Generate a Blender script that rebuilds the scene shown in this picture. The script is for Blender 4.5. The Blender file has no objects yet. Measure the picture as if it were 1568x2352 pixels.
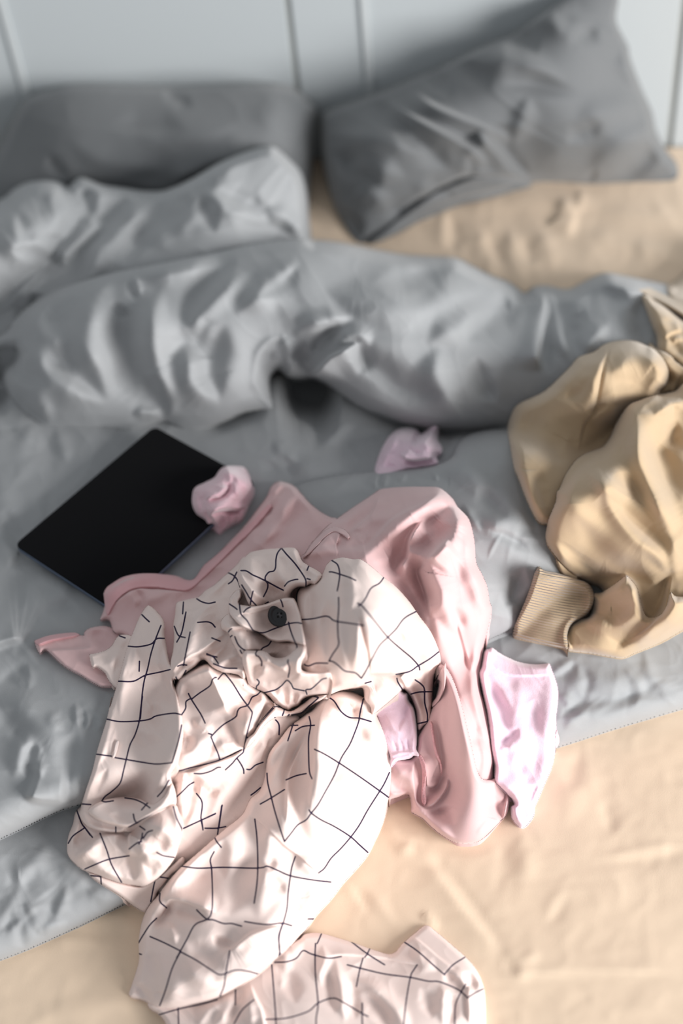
import bpy, bmesh, math, random
import numpy as np
from mathutils import Vector, Matrix

# ---------------------------------------------------------------- camera, world, light
W, H = 1568, 2352
FPX = 3267.0                       # 50 mm lens on a 36 mm tall frame
PITCH, YAW, ROLL = math.radians(48.0), math.radians(-8.6), math.radians(6.75)
BED = 0.50                         # height of the sheet above the floor
CAMZ = BED + 1.263
C = np.array([0.0, 0.0, CAMZ])

fw = np.array([math.sin(YAW)*math.cos(PITCH), math.cos(YAW)*math.cos(PITCH), -math.sin(PITCH)])
r0 = np.array([math.cos(YAW), -math.sin(YAW), 0.0])
u0 = np.cross(r0, fw)
RT = math.cos(ROLL)*r0 - math.sin(ROLL)*u0
UP = math.sin(ROLL)*r0 + math.cos(ROLL)*u0

sc = bpy.context.scene
cd = bpy.data.cameras.new('camera')
cam = bpy.data.objects.new('camera', cd)
sc.collection.objects.link(cam)
m = Matrix(((RT[0], UP[0], -fw[0]), (RT[1], UP[1], -fw[1]), (RT[2], UP[2], -fw[2])))
cam.matrix_world = Matrix.Translation(Vector(C)) @ m.to_4x4()
cd.sensor_fit = 'VERTICAL'; cd.sensor_height = 36.0; cd.lens = 36.0*FPX/H
cd.clip_start = 0.05
cd.dof.use_dof = True
cd.dof.focus_distance = 1.40
cd.dof.aperture_fstop = 1.75
sc.camera = cam
sc.view_settings.view_transform = 'Standard'
sc.view_settings.look = 'None'
sc.view_settings.exposure = 0.0
sc.view_settings.gamma = 1.0

wd = bpy.data.worlds.new('world'); sc.world = wd; wd.use_nodes = True
bg = wd.node_tree.nodes['Background']
bg.inputs[0].default_value = (0.93, 0.965, 1.0, 1); bg.inputs[1].default_value = 0.44

def area(name, loc, target, size, power, col):
    l = bpy.data.lights.new(name, 'AREA'); l.shape = 'RECTANGLE'
    l.size, l.size_y = size; l.energy = power; l.color = col
    o = bpy.data.objects.new(name, l); sc.collection.objects.link(o)
    o.location = loc
    d = Vector(target) - Vector(loc)
    o.rotation_euler = d.to_track_quat('-Z', 'Y').to_euler()
    return o
# daylight through the bedroom window, to the right of the bed and a little towards its foot
area('window_daylight', (3.0, -0.75, 1.62), (0.0, 1.0, 0.5), (2.0, 1.5), 232, (1.0, 0.985, 0.972))

# ---------------------------------------------------------------- pixel -> world
def ray(px, py):
    u = (np.asarray(px, float) - W/2)/FPX; v = (H/2 - np.asarray(py, float))/FPX
    return fw + u[..., None]*RT + v[..., None]*UP
def at(px, py, z):                 # the point seen at (px, py) that lies z above the sheet
    d = ray(px, py); t = (BED + np.asarray(z, float) - CAMZ)/d[..., 2]
    return C + t[..., None]*d
def z_of_y(px, py, y):
    d = ray(np.array([px]), np.array([py]))[0]
    return CAMZ + y/d[1]*d[2] - BED
def to_px(P):
    q = P - C; f = q@fw
    return W/2 + (q@RT)/f*FPX, H/2 - (q@UP)/f*FPX
WALL_Y = float(at(np.array([1545.]), np.array([333.]), 0.0)[0][1])

# ---------------------------------------------------------------- small tools
FR = {'A': (50, 1050, 2.6133), 'B': (450, 1200, 2.6133), 'C': (800, 1400, 2.8509), 'D': (130, 1600, 2.6133),
      'E': (500, 1600, 2.6133), 'F': (250, 1952, 2.6133), 'G': (600, 1952, 2.6133), 'H': (600, 950, 2.8509),
      'J': (480, 1240, 5.6), 'K': (480, 1480, 4.9), 'L': (380, 1480, 5.2267), 'M': (768, 0, 1.96), 'N': (0, 0, 1.96),
      'O': (0, 500, 1.96), 'P': (768, 500, 1.96), 'Q': (0, 900, 2.6133), 'R': (1100, 700, 2.6133), 'S': (0, 1400, 2.7657),
      'T': (1400, 600, 6.5357), 'U': (900, 1700, 2.3473), 'Z': (0, 0, 1.0)}
def P(s):
    """'F x,y x,y': points measured in one of the close-up frames"""
    t = s.split(); f = FR['Z']
    if t[0] in FR: f = FR[t[0]]; t = t[1:]
    out = []
    for q in t:
        if q in FR: f = FR[q]; continue
        a = q.split(','); out.append((f[0] + float(a[0])/f[2], f[1] + float(a[1])/f[2]))
    return np.array(out)
def spline(p, n=5, closed=False):
    p = np.asarray(p, float)
    if len(p) < 3: return p
    if closed: q = np.vstack([p[-1:], p, p[:2]])
    else: q = np.vstack([2*p[0]-p[1], p, 2*p[-1]-p[-2]])
    t = np.linspace(0, 1, n, endpoint=False)[:, None]
    out = []
    for i in range(len(q)-3):
        a, b, c, d = q[i], q[i+1], q[i+2], q[i+3]
        out.append(0.5*(2*b + (c-a)*t + (2*a-5*b+4*c-d)*t*t + (3*b-a-3*c+d)*t**3))
    out = np.vstack(out)
    return out if closed else np.vstack([out, q[-2:-1]])
def seg_dist(X, Y, poly, closed=False):
    """distance, signed side (+: right of travel on the picture), position along 0..1"""
    n = len(poly); D = np.full(X.shape, 1e18); S = np.ones(X.shape); T = np.zeros(X.shape)
    L = np.concatenate([[0], np.cumsum(np.hypot(*(np.diff(poly, axis=0).T)))]); tot = max(L[-1], 1e-6)
    for i in range(n if closed else n-1):
        a = poly[i]; b = poly[(i+1) % n]; dx, dy = b-a; l2 = dx*dx+dy*dy
        if l2 < 1e-9: continue
        ox, oy = X-a[0], Y-a[1]
        t = np.clip((ox*dx+oy*dy)/l2, 0, 1)
        d = (ox-t*dx)**2 + (oy-t*dy)**2
        k = d < D
        D = np.where(k, d, D); cr = dx*oy-dy*ox
        S = np.where(k, np.where(cr >= 0, 1.0, -1.0), S)
        if not closed: T = np.where(k, (L[i]+t*math.sqrt(l2))/tot, T)
    return np.sqrt(D), S, T
def inside(X, Y, poly):
    r = np.zeros(X.shape, bool); n = len(poly)
    for i in range(n):
        x1, y1 = poly[i]; x2, y2 = poly[(i+1) % n]
        if y1 == y2: continue
        c = ((y1 > Y) != (y2 > Y)) & (X < (x2-x1)*(Y-y1)/(y2-y1)+x1)
        r ^= c
    return r
def nearest_on(X, Y, poly):
    D = np.full(X.shape, 1e18); NX = X.copy(); NY = Y.copy(); n = len(poly)
    for i in range(n):
        a = poly[i]; b = poly[(i+1) % n]; dx, dy = b-a; l2 = dx*dx+dy*dy
        if l2 < 1e-9: continue
        t = np.clip(((X-a[0])*dx+(Y-a[1])*dy)/l2, 0, 1)
        qx, qy = a[0]+t*dx, a[1]+t*dy; d = (X-qx)**2+(Y-qy)**2; k = d < D
        D = np.where(k, d, D); NX = np.where(k, qx, NX); NY = np.where(k, qy, NY)
    return NX, NY
_rs = np.random.RandomState(7); _tab = _rs.rand(256, 256)
def vnoise(x, y):
    xi = np.floor(x).astype(int); yi = np.floor(y).astype(int); fx = x-xi; fy = y-yi
    fx = fx*fx*fx*(fx*(fx*6-15)+10); fy = fy*fy*fy*(fy*(fy*6-15)+10)
    g = lambda a, b: _tab[a & 255, b & 255]
    return (g(xi, yi)*(1-fx)+g(xi+1, yi)*fx)*(1-fy)+(g(xi, yi+1)*(1-fx)+g(xi+1, yi+1)*fx)*fy
def fbm(x, y, o=3):
    r = 0; a = 1; s = 0
    for i in range(o): r = r + a*(vnoise(x+17.3*i, y+9.1*i)-0.5); s += a; a *= 0.5; x = x*2.03; y = y*2.03
    return r/s
def crumple(x, y):                 # soft-shouldered, sharp-creased cloth noise
    wx = x+1.3*fbm(x*0.7+5, y*0.7, 2); wy = y+1.3*fbm(x*0.7, y*0.7+9, 2)
    a = 1-np.abs(2*vnoise(wx, wy)-1); b = 1-np.abs(2*vnoise(wx*1.9+3, wy*1.9+7)-1)
    return (a**1.5-0.5)+0.45*(b**1.5-0.5)
def tps(ctrl):
    c = np.array(ctrl, float); p = c[:, :2]/500.0; v = c[:, 2]; n = len(p)
    d = np.hypot(p[:, None, 0]-p[None, :, 0], p[:, None, 1]-p[None, :, 1])
    K = np.where(d > 0, d*d*np.log(d+1e-12), 0)+np.eye(n)*2e-3
    Pm = np.hstack([np.ones((n, 1)), p]); A = np.zeros((n+3, n+3))
    A[:n, :n] = K; A[:n, n:] = Pm; A[n:, :n] = Pm.T
    w = np.linalg.solve(A, np.concatenate([v, np.zeros(3)]))
    def f(X, Y):
        x = X/500.0; y = Y/500.0; r = w[n]+w[n+1]*x+w[n+2]*y
        for i in range(n):
            d2 = (x-p[i, 0])**2+(y-p[i, 1])**2
            r = r+w[i]*0.5*d2*np.log(d2+1e-12)
        return np.clip(r, v.min()-0.02, v.max()+0.02)
    return f

# folds: (kind, width, height in mm, points). r = ridge (negative height: valley), c = sharp crease,
# s = one layer overlapping the next, raised to the right of travel; optional 5th: width of the step's steep side
def smooth01(t): t = np.clip(t, 0, 1); return t*t*(3-2*t)
def folds(X, Y, strokes, fwid=1.0, famp=1.0):
    Z = np.zeros(X.shape)
    for st in strokes:
        kind, w, a, pts = st[:4]
        if kind == 'r': w = w*fwid
        a = a*famp
        pts = P(pts) if isinstance(pts, str) else pts
        sp = spline(pts, 4)
        if kind == 'r':
            ln = float(np.hypot(*(np.diff(sp, axis=0).T)).sum()); e0 = sp[0]-sp[1]; e1 = sp[-1]-sp[-2]; k_ = 0.12*ln
            w0 = w; w = min(w, ln/4.6); a = a*(w/w0)**0.5
            sp = np.vstack([sp[0]+e0/max(np.hypot(*e0), 1e-6)*k_, sp, sp[-1]+e1/max(np.hypot(*e1), 1e-6)*k_])
            a = math.copysign(min(abs(a), 0.46*w), a)
        R = w*(4.5 if kind in 'cs' else 2.8)
        m = (X > sp[:, 0].min()-R) & (X < sp[:, 0].max()+R) & (Y > sp[:, 1].min()-R) & (Y < sp[:, 1].max()+R)
        if not m.any(): continue
        x = X[m]; y = Y[m]; d, s, t = seg_dist(x, y, sp)
        e_ = 0.38 if kind != 's' else 0.22
        tip = smooth01(t/e_)*smooth01((1-t)/e_)
        if kind == 'r': w = w*(0.35+0.65*tip)
        if kind in 'rd': f = np.exp(-(d/w)**2)
        elif kind == 'c': f = np.exp(-np.sqrt((d/w)**2+0.05)+0.2236)
        else:
            ws = st[4] if len(st) > 4 and not isinstance(st[4], str) else max(2.5, w*0.12)
            sd = d*s
            f = np.where(sd > 0, np.exp(-(np.maximum(sd-ws, 0)/w)**1.5), np.exp(-((sd-ws)/ws)**2)*1.0)
            f = np.where((sd > 0) & (sd < ws), np.exp(-((sd-ws)/ws)**2), f)
        Z[m] += a*0.001*f*tip
    return Z
def rnd(seed, n, box, length, w, a, ang, spread=25, kind='r'):
    """scatter of small creases inside box=(x0,y0,x1,y1)"""
    g = random.Random(seed); out = []
    for i in range(n):
        x = g.uniform(box[0], box[2]); y = g.uniform(box[1], box[3]); th = math.radians(ang+g.uniform(-spread, spread))
        L = length*1.5*g.uniform(0.5, 1.3); b = g.uniform(-0.25, 0.25)
        p = []
        for k in range(4):
            q = (k/3-0.5)*L; p.append((x+math.cos(th)*q-math.sin(th)*b*(q*q/L), y+math.sin(th)*q+math.cos(th)*b*(q*q/L)))
        out.append((kind, w*g.uniform(0.6, 1.4), 0.30*a*g.uniform(0.3, 1.2)*(1 if g.random() < 0.6 else -1), np.array(p)))
    return out

# running record of how high the pile stands, seen along the camera's rays
GX0, GY0, GS = -620.0, -260.0, 4.0
GNX, GNY = 700, 830
gx = GX0+GS*np.arange(GNX); gy = GY0+GS*np.arange(GNY)
HX, HY = np.meshgrid(gx, gy)
HM = np.zeros((GNY, GNX))
def samp(R, X, Y):
    fx = np.clip((X-GX0)/GS, 0, GNX-1.001); fy = np.clip((Y-GY0)/GS, 0, GNY-1.001)
    i = fx.astype(int); j = fy.astype(int); a = fx-i; b = fy-j
    return (R[j, i]*(1-a)+R[j, i+1]*a)*(1-b)+(R[j+1, i]*(1-a)+R[j+1, i+1]*a)*b
def blur(R, s):
    k = int(3*s); g = np.exp(-0.5*(np.arange(-k, k+1)/s)**2); g /= g.sum()
    q = np.pad(R, ((k, k), (0, 0)), 'edge'); r = sum(g[i]*q[i:i+R.shape[0]] for i in range(2*k+1))
    q = np.pad(r, ((0, 0), (k, k)), 'edge'); return sum(g[i]*q[:, i:i+R.shape[1]] for i in range(2*k+1))

# ---------------------------------------------------------------- objects
def tag(o, label=None, cat=None, group=None, kind=None):
    if label: o['label'] = label
    if cat: o['category'] = cat
    if group: o['group'] = group
    if kind: o['kind'] = kind
    return o
def empty(name, loc, label, cat, group=None):
    o = bpy.data.objects.new(name, None); sc.collection.objects.link(o); o.location = loc
    o.empty_display_size = 0.05
    return tag(o, label, cat, group)
def new_obj(name, me, mat, parent=None):
    o = bpy.data.objects.new(name, me); sc.collection.objects.link(o)
    if mat: me.materials.append(mat)
    if parent:
        o.parent = parent; o.matrix_parent_inverse = Matrix.Translation(-Vector(parent.location))
    return o
def mesh_np(name, V, Q, attrs=None, smooth=True):
    me = bpy.data.meshes.new(name)
    me.vertices.add(len(V)); me.vertices.foreach_set('co', np.asarray(V, np.float32).ravel())
    Q = np.asarray(Q, np.int32); n = len(Q)
    me.loops.add(n*4); me.loops.foreach_set('vertex_index', Q.ravel())
    me.polygons.add(n); me.polygons.foreach_set('loop_start', np.arange(0, n*4, 4, dtype=np.int32))
    try: me.polygons.foreach_set('loop_total', np.full(n, 4, np.int32))
    except Exception: pass
    me.update(calc_edges=True); me.validate()
    if smooth: me.polygons.foreach_set('use_smooth', np.ones(len(me.polygons), bool))
    for k, a in (attrs or {}).items():
        at_ = me.attributes.new(k, 'FLOAT', 'POINT'); at_.data.foreach_set('value', np.asarray(a, np.float32))
    return me

def sheet(outline, ctrl, R, strokes=(), step=3.0, mode='rel', noise=None, lines=None, bl=6, skirt=0.012,
          rim=1.0, thick=0.0015, rib=None, smooth_out=True, lift=0.0, raise_map=True, extra=None, fwid=1.0, famp=1.0):
    """one layer of cloth: its outline on the picture, its height above (rel) or over the mattress (abs),
    the folds in it, and a rolled rim that comes down on whatever lies below. Returns (verts, quads, attrs)."""
    global HM
    o = P(outline) if isinstance(outline, str) else np.asarray(outline, float)
    poly = spline(o, 5, True) if smooth_out else o
    x0, y0 = poly.min(0)-step*2; x1, y1 = poly.max(0)+step*2
    xs = np.arange(x0, x1, step); ys = np.arange(y0, y1, step)
    X, Y = np.meshgrid(xs, ys); X = X.copy(); Y = Y.copy()
    IN = inside(X, Y, poly)
    dd, _, _ = seg_dist(X[IN], Y[IN], poly, True); IN[IN] = dd > 0.42*step
    cnt = (IN[:-1, :-1].astype(int)+IN[1:, :-1]+IN[:-1, 1:]+IN[1:, 1:]); cell = cnt >= 2
    used = np.zeros(IN.shape, bool)
    for a in (slice(None, -1), slice(1, None)):
        for b in (slice(None, -1), slice(1, None)): used[a, b] |= cell
    out = used & ~IN
    nx, ny = nearest_on(X[out], Y[out], poly); X[out] = nx; Y[out] = ny
    if ctrl is None: A = None
    elif isinstance(ctrl, (int, float)): A = lambda x, y: np.full(x.shape, float(ctrl))
    else: A = tps([(c[0], c[1], c[2]) for c in ctrl])
    HB = blur(HM, bl); HS = blur(HM, 1.0)
    def height(x, y, d):
        base = samp(HS, x, y)
        if mode == 'abs': z = A(x, y)
        else: z = samp(HB, x, y)+A(x, y)
        z = z+folds(x, y, strokes, fwid, famp)
        if noise is not None:
            for (amp, scl, ang, an) in noise:
                c_, s_ = math.cos(math.radians(ang)), math.sin(math.radians(ang))
                z = z+amp*0.001*crumple((x*c_+y*s_)/(scl*an), (-x*s_+y*c_)/scl)
        if extra is not None: z = z+extra(x, y)
        q = np.clip(d/R, 0, 1); pr = np.sqrt(np.maximum(0, 1-(1-q)**2))**rim
        own = z-base; m_ = 0.004
        own = np.where(own > m_, own, m_*np.exp(np.clip((own-m_)/m_, -6, 0)))   # never sink into what is below
        return base+thick+own*pr+lift
    U = used
    x = X[U]; y = Y[U]
    nn, _, _ = seg_dist(x, y, poly, True)
    nn = np.where(IN[U], nn, 0.0)
    z = height(x, y, nn)
    V = at(x, y, z)
    idx = -np.ones(U.shape, int); idx[U] = np.arange(U.sum())
    q = np.stack([idx[:-1, :-1][cell], idx[1:, :-1][cell], idx[1:, 1:][cell], idx[:-1, 1:][cell]], 1)
    # rim: a strip that follows the outline and turns down to what lies below
    L_ = np.concatenate([[0], np.cumsum(np.hypot(*(np.diff(np.vstack([poly, poly[:1]]), axis=0).T)))])
    nb = max(12, int(L_[-1]/(step*1.3))); tt = np.linspace(0, L_[-1], nb, endpoint=False); pc = np.vstack([poly, poly[:1]])
    bx = np.interp(tt, L_, pc[:, 0]); by = np.interp(tt, L_, pc[:, 1])
    S0 = at(bx, by, height(bx, by, np.zeros(nb))); S1 = S0.copy(); S1[:, 2] = np.maximum(S1[:, 2]-skirt, BED-0.004); S1[:, 2] = np.minimum(S1[:, 2], S0[:, 2]-0.001)
    SV = np.vstack([S0, S1]); n0 = len(V); ii_ = np.arange(nb); jj_ = (ii_+1) % nb
    sq = np.stack([n0+ii_, n0+jj_, n0+nb+jj_, n0+nb+ii_], 1)
    attrs = {}
    if lines is not None:
        D = np.full(len(V), 400.0)
        for L in lines:
            sp = spline(P(L), 5)
            m_ = (x > sp[:, 0].min()-20) & (x < sp[:, 0].max()+20) & (y > sp[:, 1].min()-20) & (y < sp[:, 1].max()+20)
            if not m_.any(): continue
            d, _, _ = seg_dist(x[m_], y[m_], sp); D[m_] = np.minimum(D[m_], d*d)
        attrs['line'] = np.concatenate([D, np.full(2*nb, 400.0)])
    if rib is not None:
        r_ = rib(x, y); rb = rib(bx, by); attrs['rib'] = np.concatenate([r_, rb, rb])
    if raise_map:
        m_ = (HX > x0) & (HX < x1) & (HY > y0) & (HY < y1)
        hx = HX[m_]; hy = HY[m_]; ii = inside(hx, hy, poly); hx = hx[ii]; hy = hy[ii]
        d, _, _ = seg_dist(hx, hy, poly, True); hz = height(hx, hy, d)
        jj = np.where(m_.ravel())[0][ii]; f = HM.ravel(); f[jj] = np.maximum(f[jj], hz); HM = f.reshape(HM.shape)
    return np.vstack([V, SV]), np.vstack([q, sq]), attrs
def cloth(name, mat, pieces, parent=None):
    Vs, Qs, n = [], [], 0; keys = set()
    for v, q, a in pieces: keys |= set(a)
    at_ = {k: [] for k in keys}
    for v, q, a in pieces:
        Vs.append(v); Qs.append(q+n); n += len(v)
        for k in keys: at_[k].append(a.get(k, np.full(len(v), 400.0 if k == 'line' else 0.0)))
    me = mesh_np(name, np.vstack(Vs), np.vstack(Qs), {k: np.concatenate(v) for k, v in at_.items()})
    return new_obj(name, me, mat, parent)

# ---------------------------------------------------------------- materials
def mat(name, col, rough=0.9, sheen=0.25, weave=1400, bump=0.12, line=False, sss=0.0, mott=0.06, sheencol=None, rib=False, metal=0.0, spec=0.3):
    m = bpy.data.materials.new(name); m.use_nodes = True; nt = m.node_tree; N = nt.nodes; L = nt.links
    b = N['Principled BSDF']; b.inputs['Roughness'].default_value = rough; b.inputs['Metallic'].default_value = metal
    b.inputs['Specular IOR Level'].default_value = spec
    b.inputs['Sheen Weight'].default_value = sheen; b.inputs['Sheen Roughness'].default_value = 0.5
    tc = N.new('ShaderNodeTexCoord')
    nz = N.new('ShaderNodeTexNoise'); nz.inputs['Scale'].default_value = 60; nz.inputs['Detail'].default_value = 4
    L.new(tc.outputs['Object'], nz.inputs['Vector'])
    n2 = N.new('ShaderNodeTexNoise'); n2.inputs['Scale'].default_value = weave; n2.inputs['Detail'].default_value = 2
    L.new(tc.outputs['Object'], n2.inputs['Vector'])
    mx = N.new('ShaderNodeMix'); mx.data_type = 'RGBA'
    mx.inputs[6].default_value = tuple(c*(1-mott) for c in col)+(1,); mx.inputs[7].default_value = tuple(min(1, c*(1+mott)) for c in col)+(1,)
    ad = N.new('ShaderNodeMath'); ad.operation = 'MULTIPLY_ADD'; ad.inputs[1].default_value = 0.5
    L.new(nz.outputs['Fac'], ad.inputs[0])
    h = N.new('ShaderNodeMath'); h.operation = 'MULTIPLY'; h.inputs[1].default_value = 0.5
    L.new(n2.outputs['Fac'], h.inputs[0]); L.new(h.outputs[0], ad.inputs[2]); L.new(ad.outputs[0], mx.inputs[0])
    colout = mx.outputs[2]
    if line:
        at_ = N.new('ShaderNodeAttribute'); at_.attribute_name = 'line'
        mr = N.new('ShaderNodeMapRange'); mr.inputs['From Min'].default_value = 2.2; mr.inputs['From Max'].default_value = 4.6
        mr.inputs['To Min'].default_value = 1; mr.inputs['To Max'].default_value = 0
        L.new(at_.outputs['Fac'], mr.inputs['Value'])
        mx2 = N.new('ShaderNodeMix'); mx2.data_type = 'RGBA'; L.new(mr.outputs[0], mx2.inputs[0])
        L.new(colout, mx2.inputs[6]); mx2.inputs[7].default_value = (0.028, 0.018, 0.05, 1); colout = mx2.outputs[2]
    L.new(colout, b.inputs['Base Color'])
    bp = N.new('ShaderNodeBump'); bp.inputs['Strength'].default_value = bump; bp.inputs['Distance'].default_value = 0.0008
    L.new(n2.outputs['Fac'], bp.inputs['Height'])
    nrm = bp.outputs[0]
    if rib:
        ra = N.new('ShaderNodeAttribute'); ra.attribute_name = 'rib'
        sn = N.new('ShaderNodeMath'); sn.operation = 'SINE'; L.new(ra.outputs['Fac'], sn.inputs[0])
        b2 = N.new('ShaderNodeBump'); b2.inputs['Strength'].default_value = 0.9; b2.inputs['Distance'].default_value = 0.0012
        L.new(sn.outputs[0], b2.inputs['Height']); L.new(bp.outputs[0], b2.inputs['Normal']); nrm = b2.outputs[0]
    L.new(nrm, b.inputs['Normal'])
    if sss: b.inputs['Subsurface Weight'].default_value = sss; b.inputs['Subsurface Radius'].default_value = (0.006, 0.003, 0.002); b.inputs['Subsurface Scale'].default_value = 1.0
    return m
M_duvet = mat('grey_duvet_cotton', (0.335, 0.345, 0.355), weave=900)
M_pillow = mat('dark_grey_pillow_cotton', (0.155, 0.162, 0.168), weave=900)
M_sheet = mat('apricot_sheet_cotton', (0.78, 0.615, 0.46), weave=900, mott=0.05)
M_beige = mat('camel_fleece', (0.47, 0.35, 0.225), weave=1100, sheen=0.4)
M_rib = mat('camel_rib', (0.47, 0.35, 0.225), weave=1100, sheen=0.4, rib=True)
M_pink = mat('dusty_pink_jersey', (0.68, 0.46, 0.46), weave=1100, sheen=0.35)
M_pinkhem = mat('dusty_pink_hem', (0.72, 0.40, 0.42), weave=1500, sheen=0.35, bump=0.3)
M_lilac = mat('lilac_knit', (0.80, 0.60, 0.70), weave=700, sheen=0.7, bump=0.3, mott=0.1)
M_rose = mat('rose_knit', (0.78, 0.52, 0.58), weave=700, sheen=0.7, bump=0.3, mott=0.1)
M_shirt = mat('blush_grid_cotton', (0.83, 0.69, 0.645), weave=1100, line=True, sheen=0.1, spec=0.08)
# ---------------------------------------------------------------- the room
def plain(name, col, rough=0.6, metal=0.0, spec=0.4):
    m = bpy.data.materials.new(name); m.use_nodes = True; b = m.node_tree.nodes['Principled BSDF']
    b.inputs['Base Color'].default_value = tuple(col)+(1,); b.inputs['Roughness'].default_value = rough
    b.inputs['Metallic'].default_value = metal; b.inputs['Specular IOR Level'].default_value = spec
    return m
def painted(name, col):
    m = plain(name, col, 0.55); nt = m.node_tree; b = nt.nodes['Principled BSDF']
    n = nt.nodes.new('ShaderNodeTexNoise'); n.inputs['Scale'].default_value = 180
    p = nt.nodes.new('ShaderNodeBump'); p.inputs['Strength'].default_value = 0.05
    nt.links.new(n.outputs['Fac'], p.inputs['Height']); nt.links.new(p.outputs[0], b.inputs['Normal']); return m
M_wall = painted('white_wall_paint', (0.50, 0.535, 0.55)); M_batten = painted('white_batten_paint', (0.56, 0.59, 0.60))
M_groove = painted('grey_groove_paint', (0.38, 0.395, 0.385))
M_floor = plain('floor_boards', (0.42, 0.33, 0.25), 0.5)
nt = M_floor.node_tree; w_ = nt.nodes.new('ShaderNodeTexWave'); w_.inputs['Scale'].default_value = 3.0; w_.inputs['Distortion'].default_value = 4
cr = nt.nodes.new('ShaderNodeValToRGB'); cr.color_ramp.elements[0].color = (0.36, 0.27, 0.19, 1); cr.color_ramp.elements[1].color = (0.48, 0.38, 0.29, 1)
nt.links.new(w_.outputs['Fac'], cr.inputs[0]); nt.links.new(cr.outputs[0], nt.nodes['Principled BSDF'].inputs['Base Color'])

def boxes(name, bs, mat, parent=None, kind=None, bev=0.0):
    bm = bmesh.new()
    for (x0, x1, y0, y1, z0, z1) in bs:
        r = bmesh.ops.create_cube(bm, size=1.0)
        for v in r['verts']:
            v.co = Vector(((x0+x1)/2+v.co.x*(x1-x0), (y0+y1)/2+v.co.y*(y1-y0), (z0+z1)/2+v.co.z*(z1-z0)))
    if bev: bmesh.ops.bevel(bm, geom=bm.edges[:], offset=bev, segments=2, affect='EDGES')
    me = bpy.data.meshes.new(name); bm.to_mesh(me); bm.free()
    o = new_obj(name, me, mat, parent)
    if kind: o['kind'] = kind
    return o
boxes('floor', [(-2.2, 2.4, -1.3, WALL_Y+0.1, -0.05, 0.0)], M_floor, kind='structure')
def wall_x(px, py):                # where the ray meets the wall
    d = ray(np.array([px]), np.array([py]))[0]; return float(d[0]*WALL_Y/d[1])
gxs = [wall_x(30, 100), wall_x(670, 100), wall_x(841, 80), wall_x(1549, 200)]
# white boarding: panels with the open joints between them, backed by the dark joint
edges = [-2.2, gxs[1]-0.0045, gxs[1]+0.0045, gxs[3]-0.0045, gxs[3]+0.0045, 2.4]
boxes('wall_back', [(edges[0], edges[1], WALL_Y, WALL_Y+0.03, 0, 1.5), (edges[2], edges[3], WALL_Y, WALL_Y+0.03, 0, 1.5),
                    (edges[4], edges[5], WALL_Y, WALL_Y+0.03, 0, 1.5)], M_wall, kind='structure', bev=0.0015)
boxes('trim_1', [(-2.2, 2.4, WALL_Y+0.005, WALL_Y+0.05, 0, 1.5)], M_groove, kind='structure')
boxes('trim_2', [(gxs[0]-0.006, gxs[0]+0.006, WALL_Y-0.005, WALL_Y, 0, 1.5)], M_batten, kind='structure', bev=0.001)
boxes('trim_3', [(gxs[2]-0.006, gxs[2]+0.006, WALL_Y-0.005, WALL_Y, 0, 1.5)], M_batten, kind='structure', bev=0.001)

# ---------------------------------------------------------------- mattress and its sheet
BX0, BX1, BY0, BY1 = -1.05, 0.95, -0.25, WALL_Y-0.004
mt = empty('bed', ((BX0+BX1)/2, (BY0+BY1)/2, 0), 'wide low bed under the apricot sheet, pushed against the white boarded wall', 'bed')
boxes('mattress', [(BX0+0.01, BX1-0.01, BY0+0.01, BY1-0.01, 0.24, BED-0.012)], plain('mattress_ticking', (0.7, 0.68, 0.64), 0.9), mt, bev=0.02)
boxes('bed_base', [(BX0+0.03, BX1-0.03, BY0+0.03, BY1-0.02, 0.06, 0.24)], plain('bed_base_wood', (0.5, 0.4, 0.3), 0.6), mt, bev=0.01)
for lx in (BX0+0.1, BX1-0.1):
    for ly in (BY0+0.1, BY1-0.12):
        boxes('leg', [(lx-0.03, lx+0.03, ly-0.03, ly+0.03, 0.0, 0.06)], plain('leg_wood', (0.35, 0.27, 0.2), 0.6), mt)

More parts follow.
